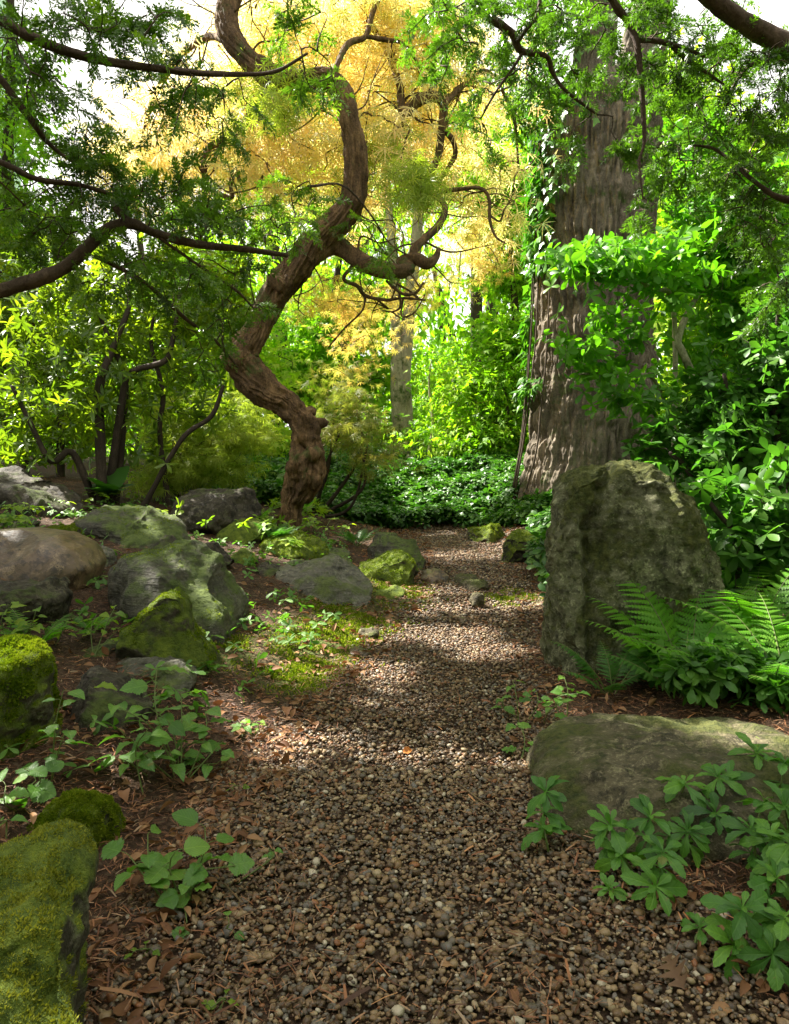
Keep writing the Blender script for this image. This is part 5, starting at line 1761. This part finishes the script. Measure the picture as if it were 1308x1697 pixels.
n = 900
x = rng.uniform(-3.4, .1, n)
y = rng.uniform(2.0, 6.8, n)
e = xl(y) - x
m = (e > .22) & (vnoise(np.stack([x * 1.7, y * 1.7, 0 * x], 1), 93) > .02)
cover('bank_weeds', 'scattered small green weeds between the rocks of the left bank', np.stack([x[m], y[m]], 1), .06, LEAF_OBOV, 4, (.028, .055), M_herb)

# ------------------------------------------------------------------ ferns
def frond_mesh(mb, base, az, L, arch, width, n=17, tip_droop=.9, mat=0):
    """a frond with pinnae cut into pinnules; az heading, arch elevation at its base"""
    m = 30
    p = [np.array(base, float)]
    el = arch
    T = []
    for k in range(m):
        t = k / (m - 1)
        e = el - (arch * .8 + tip_droop * .12) * t ** 1.5
        d = np.array([math.cos(az) * math.cos(e), math.sin(az) * math.cos(e), math.sin(e)])
        T.append(d)
        p.append(p[-1] + d * L / m)
    p = np.array(p[:-1])
    T = np.array(T)
    tube(mb, p[::4], np.linspace(.0035, .001, len(p[::4])), 4, .05, mat=1)
    side = np.array([-math.sin(az), math.cos(az), 0])
    PQ = []
    for k in range(n):
        t = .2 + .78 * k / (n - 1)
        j = t * (m - 1)
        c = np.array([np.interp(j, np.arange(m), p[:, q]) for q in range(3)])
        tt = norm(np.array([np.interp(j, np.arange(m), T[:, q]) for q in range(3)]))
        up = np.cross(side, tt) * -1
        if up[2] < 0:
            up = -up
        ln = width * (min(1, (t - .12) * 4.5)) * (1 - ((t - .2) / .8) ** 1.6 * .93)
        for s in (-1, 1):
            d = norm(side * s * 1.0 + tt * .42 - up * .15)
            PQ.append((c, d, up, ln))
    tv, tf = PINNA
    C_ = np.array([q[0] for q in PQ])
    put(mb, PINNA, C_, np.array([q[1] for q in PQ]) + .05 * rng.normal(size=C_.shape), np.array([q[2] for q in PQ]) + .12 * rng.normal(size=C_.shape), np.array([q[3] for q in PQ]), np.clip(rng.normal(.5, .12) + rng.normal(0, .06, len(PQ)), 0, 1), mat)


def pinna_tpl():
    v, f = [], []
    n = 9
    for i in range(n):
        t = i / n
        w = .15 * (1 - t) ** .8 + .012
        for s in (-1, 1):
            b = len(v)
            v += [(t, 0, -.12 * t * t), (t + .06, s * w, -.12 * t * t - .02), (t + .125, s * w * .82, -.12 * t * t - .03), (t + .115, 0, -.12 * (t + .1) ** 2)]
            f.append((b, b + 1, b + 2, b + 3) if s < 0 else (b, b + 3, b + 2, b + 1))
    return np.array(v, float), [np.array(f)]


PINNA = pinna_tpl()


def fern(label, base, fronds, mat, group=None):
    t = thing('fern', label, 'fern', group=group)
    for az, L, arch, w in fronds:
        mb = MB()
        frond_mesh(mb, (base[0] + rng.normal() * .015, base[1] + rng.normal() * .015, base[2] - .01), R(az), L, R(arch), w)
        mb.build('frond', [mat, M_stem], t)
    settle(t, tuple(base))
    return t


def gp(px, py):
    q = hit(px, py)
    return np.array([q[0], q[1], gz(q[0], q[1])])


def rfr(n, L, arch, w, az0=0, az1=360):
    return [(az0 + (az1 - az0) * (k + rng.uniform(.2, .8)) / n, L * rng.uniform(.8, 1.15), arch + rng.normal() * 8, w * rng.uniform(.85, 1.15)) for k in range(n)]


b = np.array([1.20, 2.95, gz(1.2, 2.95)])
fern('large bright lady fern arching over the right side of the standing stone', b, [(118, .72, 66, .15), (95, .70, 58, .14), (62, .72, 60, .15), (140, .62, 52, .13), (165, .5, 50, .12), (30, .7, 55, .15), (200, .5, 50, .13), (240, .42, 45, .12), (10, .55, 45, .13)], M_fern)
b = np.array([1.62, 3.2, gz(1.62, 3.2)])
fern('bright fern at the right edge of the photo under the evergreen shrub', b, rfr(9, .7, 58, .15), M_fern)
b = gp(1010, 1150)
fern('small dark green fern at the foot of the standing stone', b, [(170, .36, 62, .075), (150, .32, 66, .07), (20, .40, 55, .08), (40, .36, 60, .08), (95, .28, 75, .06), (200, .28, 45, .07), (340, .32, 45, .07), (270, .2, 50, .06)], M_fern_d)
b = np.array([1.5, 2.72, gz(1.5, 2.72)])
fern('upright fern behind the right end of the domed boulder', b, rfr(8, .55, 62, .11), M_fern)
b = np.array([1.12, 2.78, gz(1.12, 2.78)])
fern('dark fern between the domed boulder and the large bright fern', b, rfr(7, .40, 50, .085), M_fern_d)
b = np.array([1.33, 2.85, gz(1.33, 2.85)])
fern('low fern with sprawling fronds between the domed boulder and the standing stone', b, rfr(7, .45, 40, .10), M_fern)
for px, py, L, lb in ((415, 880, .42, 'pale fern at the foot of the crooked maple, left of its trunk'), (500, 850, .4, 'pale fern growing in front of the crooked maple trunk'), (370, 845, .45, 'fern drooping over the dark rock left of the crooked maple'),
                      (455, 900, .34, 'small fern on the flat mossy slab below the crooked maple'), (590, 905, .34, 'dull green fern between the flat slab and the square mossy block'), (330, 860, .36, 'fern farthest left of those around the crooked maple')):
    b = gp(px, py)
    fern(lb, b, rfr(8, L, 52, .085), M_fern if L > .38 else M_fern_d, 'ferns around the crooked maple')
b = gp(60, 1075)
fern('fern among the weeds above the upright mossy block at the left edge', b, rfr(7, .26, 50, .06), M_fern)
b = gp(150, 1050)
fern('little fern in the sun between the notched block and the mossy wedge', b, rfr(6, .18, 40, .045), M_fern)


# ------------------------------------------------------------------ small plants
def pachysandra(label, px, py, h, sc=1.0, group='pachysandra plants in the right foreground', two=True):
    c = hit(px, py, h)
    t = thing('pachysandra', label, 'plant', group=group)
    b = np.array([c[0] + rng.normal() * .015, c[1] + rng.normal() * .02, 0])
    b[2] = gz(b[0], b[1])
    c = np.array([c[0], c[1], b[2] + h])
    mb = MB()
    mid = (b + c) / 2 + rng.normal(size=3) * .012
    tube(mb, [b - [0, 0, .02], mid, c], [.0035, .003, .0025], 6, .02)
    mb.build('stem', M_stem, t)
    ax = norm((c - mid) + [0, -.04, .10] + rng.normal(size=3) * .025)[None]
    mb = MB()
    whorls(mb, LEAF_PACHY, c[None], ax, 8, (.055 * sc, .09 * sc), .06, jitter=.26)
    whorls(mb, LEAF_PACHY, (c + ax[0] * .006)[None], ax, 4, (.03 * sc, .05 * sc), .65, jitter=.2)
    if two:
        whorls(mb, LEAF_PACHY, (b * .4 + c * .6)[None], ax, 6, (.055 * sc, .072 * sc), -.05, jitter=.2)
    mb.build('foliage', M_pachy, t)
    settle(t, tuple(b))


PA = [(905, 1318, .13, 'lone pachysandra beside the left end of the domed boulder, taller of that pair'), (902, 1378, .05, 'short pachysandra below the lone one at the left end of the domed boulder'),
      (1078, 1360, .13, 'pachysandra with a full rosette in front of the middle of the domed boulder'), (1012, 1372, .10, 'small pachysandra leftmost in the clump before the domed boulder'),
      (1098, 1418, .10, 'large flat pachysandra rosette at the front of the clump before the domed boulder'), (1030, 1425, .06, 'low pachysandra under the leftmost rosette of the clump'),
      (1085, 1475, .05, 'lowest pachysandra of the clump before the domed boulder'), (1135, 1302, .14, 'highest pachysandra of the clump, overlapping the domed boulder'),
      (1190, 1292, .14, 'pachysandra whose pale tip stands against the dark right end of the boulder'), (1185, 1350, .10, 'pachysandra between the boulder and the right corner clump'),
      (1210, 1300, .10, 'pachysandra half hidden behind the pale tipped one'), (1230, 1512, .10, 'large pachysandra rosette nearest the bottom of the right corner'),
      (1218, 1572, .04, 'pachysandra with drooping leaves lowest in the right corner'), (1278, 1400, .13, 'pachysandra in the middle of the right corner clump'),
      (1285, 1460, .11, 'broad pachysandra rosette at the right edge above the lowest ones'), (1245, 1385, .13, 'pachysandra at the left of the right corner clump'),
      (1300, 1340, .15, 'pachysandra at the right edge beside the end of the boulder'), (1265, 1330, .13, 'pachysandra touching the right end of the domed boulder'),
      (1300, 1530, .09, 'pachysandra cut by the right edge near the bottom'), (1160, 1548, .02, 'tiny pachysandra sprout out on the gravel at the right'),
      (1310, 1400, .14, 'pachysandra cut by the right edge, behind the broad rosette'), (1255, 1250, .12, 'pachysandra sprig rising behind the right end of the boulder'), (1300, 1270, .14, 'bright pachysandra at the right edge behind the boulder'),
      (1140, 1380, .08, 'pachysandra shaded in the middle of the clump before the boulder'), (1010, 1478, .02, 'little two leaved sprout left of the clump on the gravel'), (1340, 1440, .12, 'pachysandra beyond the right edge of the photo'), (1340, 1330, .12, 'pachysandra beyond the right edge beside the boulder'),
      (1280, 1590, .05, 'pachysandra at the very bottom of the right corner')]
for px, py, h, lb in PA:
    sc = .55 if h < .03 else .88
    pachysandra(lb, px, py, h, sc, two=h > .06)


def herb(label, stems, tpl, size, mat, name='herb', cat='plant', group=None, flat=.9):
    """leafy stems; each stem: base px, top px, height of the top, number of leaves"""
    t = thing(name, label, cat, group=group)
    b0 = None
    for bx, by, tx, ty, h, nl in stems:
        b = gp(bx, by)
        c = hit(tx, ty, h)
        c = np.array([c[0], c[1], gz(c[0], c[1]) + h])
        b0 = b if b0 is None else b0
        m = (b + c) / 2 + np.array([rng.normal() * .02, rng.normal() * .02, .25 * np.linalg.norm(c - b) * .5])
        mb = MB()
        tube(mb, [b - [0, 0, .01], m, c], [.0026, .002, .0012], 5, .02)
        P, D = [], []
        sp = spline([b, m, c], .01)
        az = rng.uniform(0, 6.28)
        for k in range(nl):
            q = sp[int((len(sp) - 1) * (.35 + .65 * (k + 1) / nl))]
            az += 2.4
            d = np.array([math.cos(az), math.sin(az), .12 + rng.normal() * .15])
            l_ = rng.uniform(.008, .03)
            e = q + d * l_
            tube(mb, [q, (q + e) / 2 + [0, 0, .003], e], [.0012, .001, .0008], 4, .02)
            P.append(e)
            D.append(d)
        s_ = mb.build('stem', M_stem, t)
        mb = MB()
        P, D = np.array(P), np.array(D)
        nr = norm(np.array([[0, -.15, 1.0]]) * flat + .22 * rng.normal(size=P.shape))
        tl = [tpl] if isinstance(tpl, tuple) else tpl
        pk = rng.integers(0, len(tl), len(P))
        sz_ = rng.uniform(size[0] * .7, size[1], len(P))
        cv = np.clip(rng.normal(.5, .22, len(P)), 0, 1)
        for q in range(len(tl)):
            w_ = pk == q
            put(mb, tl[q], P[w_], D[w_] - [0, 0, .1], nr[w_], sz_[w_], cv[w_])
        mb.build('leaves', mat, t)
    settle(t, tuple(b0))
    return t


herb('clump of round toothed leaves on the gravel beside the corner block', [(290, 1500, 245, 1385, .12, 3), (300, 1500, 340, 1375, .12, 3), (290, 1510, 215, 1420, .09, 5), (310, 1505, 390, 1440, .07, 4), (300, 1510, 310, 1470, .05, 5), (305, 1500, 290, 1420, .10, 3), (300, 1510, 310, 1530, .01, 2), (300, 1495, 255, 1470, .05, 2)],
     LEAF_ROUND, (.045, .068), M_herb, 'avens')
herb('thin weed creeping from that clump over the gravel', [(390, 1460, 445, 1412, .03, 3)], LEAF_OVATE, (.02, .03), M_herb, 'weed')
herb('spreading patch of flat toothed leaves in front of the dark low rock', [(300, 1290, 190, 1170, .18, 4), (300, 1290, 250, 1180, .16, 5), (300, 1290, 300, 1150, .2, 5), (290, 1290, 220, 1230, .12, 6), (310, 1290, 340, 1180, .14, 5), (300, 1290, 330, 1230, .09, 6), (290, 1290, 270, 1240, .10, 6), (310, 1290, 370, 1230, .07, 4), (240, 1330, 245, 1210, .2, 5), (300, 1290, 360, 1270, .03, 3), (300, 1290, 260, 1110, .26, 4), (250, 1290, 200, 1260, .06, 5)],
     LEAF_OVATE, (.05, .085), M_herb, 'avens')
herb('tall single weed stem with paired leaves beside the upright mossy block', [(85, 1300, 105, 1150, .26, 6), (85, 1300, 110, 1210, .16, 5)], LEAF_OVATE, (.05, .08), M_herb, 'weed')
herb('cluster of broad shiny leaves at the left edge above the round mossy rock', [(30, 1340, 40, 1280, .10, 4), (30, 1345, 10, 1310, .07, 4), (30, 1345, 60, 1300, .06, 3)], LEAF_ROUND, (.05, .075), M_herb, 'avens')
herb('sprout with small leaves at the left edge behind the corner block', [(10, 1400, 8, 1365, .06, 4)], LEAF_OVATE, (.03, .045), M_herb, 'weed')
herb('weed with yellowish leaves in the sun beside the mossy wedge', [(155, 1090, 160, 1020, .14, 5), (155, 1090, 190, 1010, .15, 5), (150, 1090, 215, 1040, .1, 4)], LEAF_OVATE, (.04, .065), M_herb_y, 'weed')
herb('tangle of weeds above the upright mossy block', [(30, 1060, 20, 1000, .16, 6), (40, 1060, 60, 1010, .14, 6), (20, 1060, 5, 1020, .12, 6), (90, 1070, 100, 1040, .08, 5), (60, 1070, 50, 1040, .08, 5)], LEAF_OVATE, (.045, .07), M_herb_y, 'weed')
herb('young weeds lining the path below the standing stone', [(860, 1200, 850, 1130, .14, 6), (870, 1200, 890, 1150, .1, 5), (850, 1190, 835, 1160, .06, 4), (940, 1190, 935, 1120, .14, 7), (930, 1190, 965, 1150, .1, 5), (900, 1200, 925, 1170, .08, 5)], LEAF_OVATE, (.04, .06), M_herb, 'weed')
herb('slender weed with heart shaped leaves beside the domed boulder', [(865, 1260, 862, 1205, .08, 3), (862, 1260, 868, 1240, .03, 2)], LEAF_ROUND, (.04, .055), M_herb, 'weed')
herb('sprig of pale leaves on the right end of the domed boulder', [(1270, 1270, 1272, 1235, .06, 5)], LEAF_OVATE, (.03, .045), M_herb_y, 'weed')
herb('tiny seedling alone in the dark litter beside the corner block', [(228, 1600, 232, 1585, .02, 5)], LEAF_OVATE, (.016, .024), M_herb_y, 'seedling')
herb('tiny seedling at the bottom of the gravel path', [(350, 1692, 350, 1680, .02, 4)], LEAF_OVATE, (.018, .026), M_herb_y, 'seedling')
herb('small seedling on the needle litter at the left edge of the path', [(400, 1225, 402, 1208, .04, 5)], LEAF_OVATE, (.03, .045), M_herb, 'seedling')
herb('seedling with bright leaves beside the bank weeds, near the path', [(430, 1215, 425, 1200, .03, 4)], LEAF_OVATE, (.03, .04), M_herb_y, 'seedling')
herb('seedling in the gravel just below the leafy patch', [(390, 1320, 392, 1305, .02, 3)], LEAF_OVATE, (.02, .03), M_herb_y, 'seedling')
herb('round leaved sprout by the gravel clump', [(382, 1550, 380, 1542, .015, 2)], LEAF_ROUND, (.025, .03), M_herb, 'seedling')
for k, (px, py, lb) in enumerate(((520, 880, 'bright weeds right of the crooked maple trunk'), (545, 885, 'lime weeds between the crooked maple and the bed'), (160, 830, 'broad leaved weeds behind the long slab'), (100, 845, 'yellow green weeds on top of the left bank'), (40, 858, 'weeds in front of the weathered rock at the left edge'),
                                 (200, 835, 'weeds above the pale topped slab'), (20, 880, 'leafy weeds behind the brown boulder'), (460, 870, 'weeds at the left of the crooked maple trunk'))):
    herb(lb, [(px + a, py + 2, px + a + rng.normal() * 12, py - rng.uniform(10, 26), .12, 5) for a in rng.uniform(-26, 26, 6)], LEAF_OVATE, (.05, .08), M_herb_y, 'weed', group='weeds on the left bank')

# big leaved plant (hosta) under the rhododendron
t = thing('hosta', 'hosta with broad bluish leaves under the rhododendron', 'plant')
mb = MB()
b = gp(180, 838)
c = np.tile(b, (1, 1))
whorls(mb, leaf_tpl(_t, _w * .8, .1, .35, .3), c + [0, 0, .1], np.array([[0, 0, 1.0]]), 9, (.22, .34), .5)
mb.build('leaves', M_rhodo_d, t)
settle(t, tuple(b))


# ------------------------------------------------------------------ fallen leaves and twigs one could pick up
def fallen(label, px, py, size, mat, tpl=LEAF_OVATE, h=.012, tilt=.35, name='fallen_leaf', P=None):
    q = hit(px, py, h) if P is None else np.array(P)
    mb = MB()
    az = rng.uniform(0, 6.28)
    put(mb, tpl if isinstance(tpl, tuple) else tpl[1], np.zeros((1, 3)), np.array([[math.cos(az), math.sin(az), .1]]), np.array([[rng.normal() * tilt, rng.normal() * tilt - .2, 1.0]]), size, rng.random())
    o = mb.build(name, mat)
    o.location = q
    tag(o, label, 'leaf')


_o = np.linspace(0, 1, 25)
OAK = leaf_tpl(_o, (.36 * np.sin(np.pi * np.clip(_o, 0, 1) ** .85) ** .8 * (.55 + .45 * np.cos(_o * 2 * np.pi * 4 + 2.6)) + .02) * (1 - .9 * (_o > .97)), .5, .25, .2)
fallen('orange curled leaf on the sunny gravel in the middle of the path', 668, 1247, .045, M_orange, h=.016)
fallen('orange leaf lying on the domed boulder', 1048, 1275, .035, M_orange, P=at(1048, 1275, 2.02))
fallen('large brown oak leaf on the gravel in the bottom right corner', 1135, 1640, .085, M_darkleaf, OAK, .02)
fallen('brown leaf beside the oak leaf, nearer the right edge', 1212, 1672, .05, M_dead, h=.015)
fallen('tan leaf on the gravel at the bottom of the path', 848, 1640, .035, M_dead, h=.015)
fallen('brown leaf among the pebbles left of the tan leaf', 730, 1600, .04, M_dead, h=.013)
fallen('yellow green leaf stuck on the dark low rock', 157, 1140, .07, M_herb_y, LEAF_ROUND, .15)
fallen('pink brown leaf at the upper left of the gravel', 545, 1298, .035, M_dead, h=.013)
fallen('dead leaf on the needle litter below the ribbed slab', 475, 1172, .07, M_dead, h=.02)
fallen('orange dead leaf on the litter beside the round mossy rock', 205, 1310, .06, M_dead, h=.02)
fallen('small red leaf by the pachysandra at the back of the path', 832, 935, .06, M_orange, h=.03)
for lb, pts in (('long bare twig lying across the gravel beside the leafy clump', [(372, 1465), (420, 1515), (470, 1555)]), ('thin twig on the gravel left of the domed boulder', [(755, 1295), (800, 1330), (835, 1355)]),
                ('pale twig on the litter at the foot of the corner block', [(193, 1578), (205, 1568), (218, 1560)]), ('dark twig against the ribbed slab beside the path', [(590, 1010), (608, 998), (625, 985)])):
    P = np.array([hit(a, b, .014) for a, b in pts])
    c = P.mean(0)
    mb = MB()
    tube(mb, P - c, [.0028, .0024, .0014], 6, .01, amp=.2)
    o = mb.build('fallen_twig', M_stemr)
    o.location = c
    tag(o, lb, 'twig')

# ------------------------------------------------------------------ the pale green house glimpsed at the far left
m = NT('green_siding')
co_ = m.coord()
w = m.n('ShaderNodeTexWave', wave_type='BANDS', bands_direction='Z')
w.inputs['Scale'].default_value = 2.2
m.l(co_, w.inputs[0])
M_siding = m.done(m.surf(m.mix(.12, (.42, .60, .46), m.ramp(m.noise(co_, 6, 4), [(.3, (.34, .5, .38)), (.7, (.5, .66, .52))])), .6, .3, m.bump(w.outputs['Fac'], .4, .02)))
m = NT('white_trim')
M_white = m.done(m.surf((.75, .78, .76), .5))
m = NT('window_glass')
M_glass = m.done(m.surf((.12, .16, .18), .06, .8))
m = NT('slate_roof')
M_roof = m.done(m.surf((.13, .13, .12), .8))


def boxes(l):
    mb = MB()
    for x0, x1, y0, y1, z0, z1 in l:
        v = [(x, y, z) for z in (z0, z1) for y in (y0, y1) for x in (x0, x1)]
        mb.add(v, np.array([(0, 2, 3, 1), (4, 5, 7, 6), (0, 1, 5, 4), (2, 6, 7, 3), (0, 4, 6, 2), (1, 3, 7, 5)]))
    return mb


hs = thing('house', 'pale green house with a white trimmed window behind the yew at the left edge', 'house')
hx, hy = -11.5, 15.0
hz_ = gz(hx, hy)
boxes([(hx - 9, hx, hy, hy + 8, hz_ - .3, hz_ + 15.0)]).build('wall', M_siding, hs, False)
mb = MB()
mb.add([(hx - 9.4, hy - .4, hz_ + 15), (hx - 9.4, hy + 8.4, hz_ + 15), (hx - 4.5, hy - .4, hz_ + 18.5), (hx - 4.5, hy + 8.4, hz_ + 18.5), (hx + .4, hy - .4, hz_ + 15), (hx + .4, hy + 8.4, hz_ + 15)],
       [np.array([(0, 2, 3, 1), (2, 4, 5, 3), (0, 1, 5, 4)]), np.array([(1, 3, 5), (0, 4, 2)])])
mb.build('roof', M_roof, hs, False)
for wy, wz in ((hy + 6.7, 7.6), (hy + 4.0, 7.6), (hy + 1.4, 7.6), (hy + 6.7, 3.4), (hy + 4.0, 3.4), (hy + 1.4, 3.4)):
    z0 = hz_ + wz
    fr_ = boxes([(hx, hx + .07, wy - .6, wy - .48, z0, z0 + 1.7), (hx, hx + .07, wy + .48, wy + .6, z0, z0 + 1.7), (hx, hx + .07, wy - .48, wy + .48, z0, z0 + .1), (hx, hx + .07, wy - .48, wy + .48, z0 + 1.6, z0 + 1.7), (hx + .012, hx + .05, wy - .03, wy + .03, z0 + .1, z0 + 1.6)]).build('window', M_white, hs, False)
    boxes([(hx + .004, hx + .01, wy - .478, wy + .478, z0 + .102, z0 + 1.598)]).build('pane', M_glass, fr_, False)
settle(hs, (hx - 4.5, hy + 4, hz_))
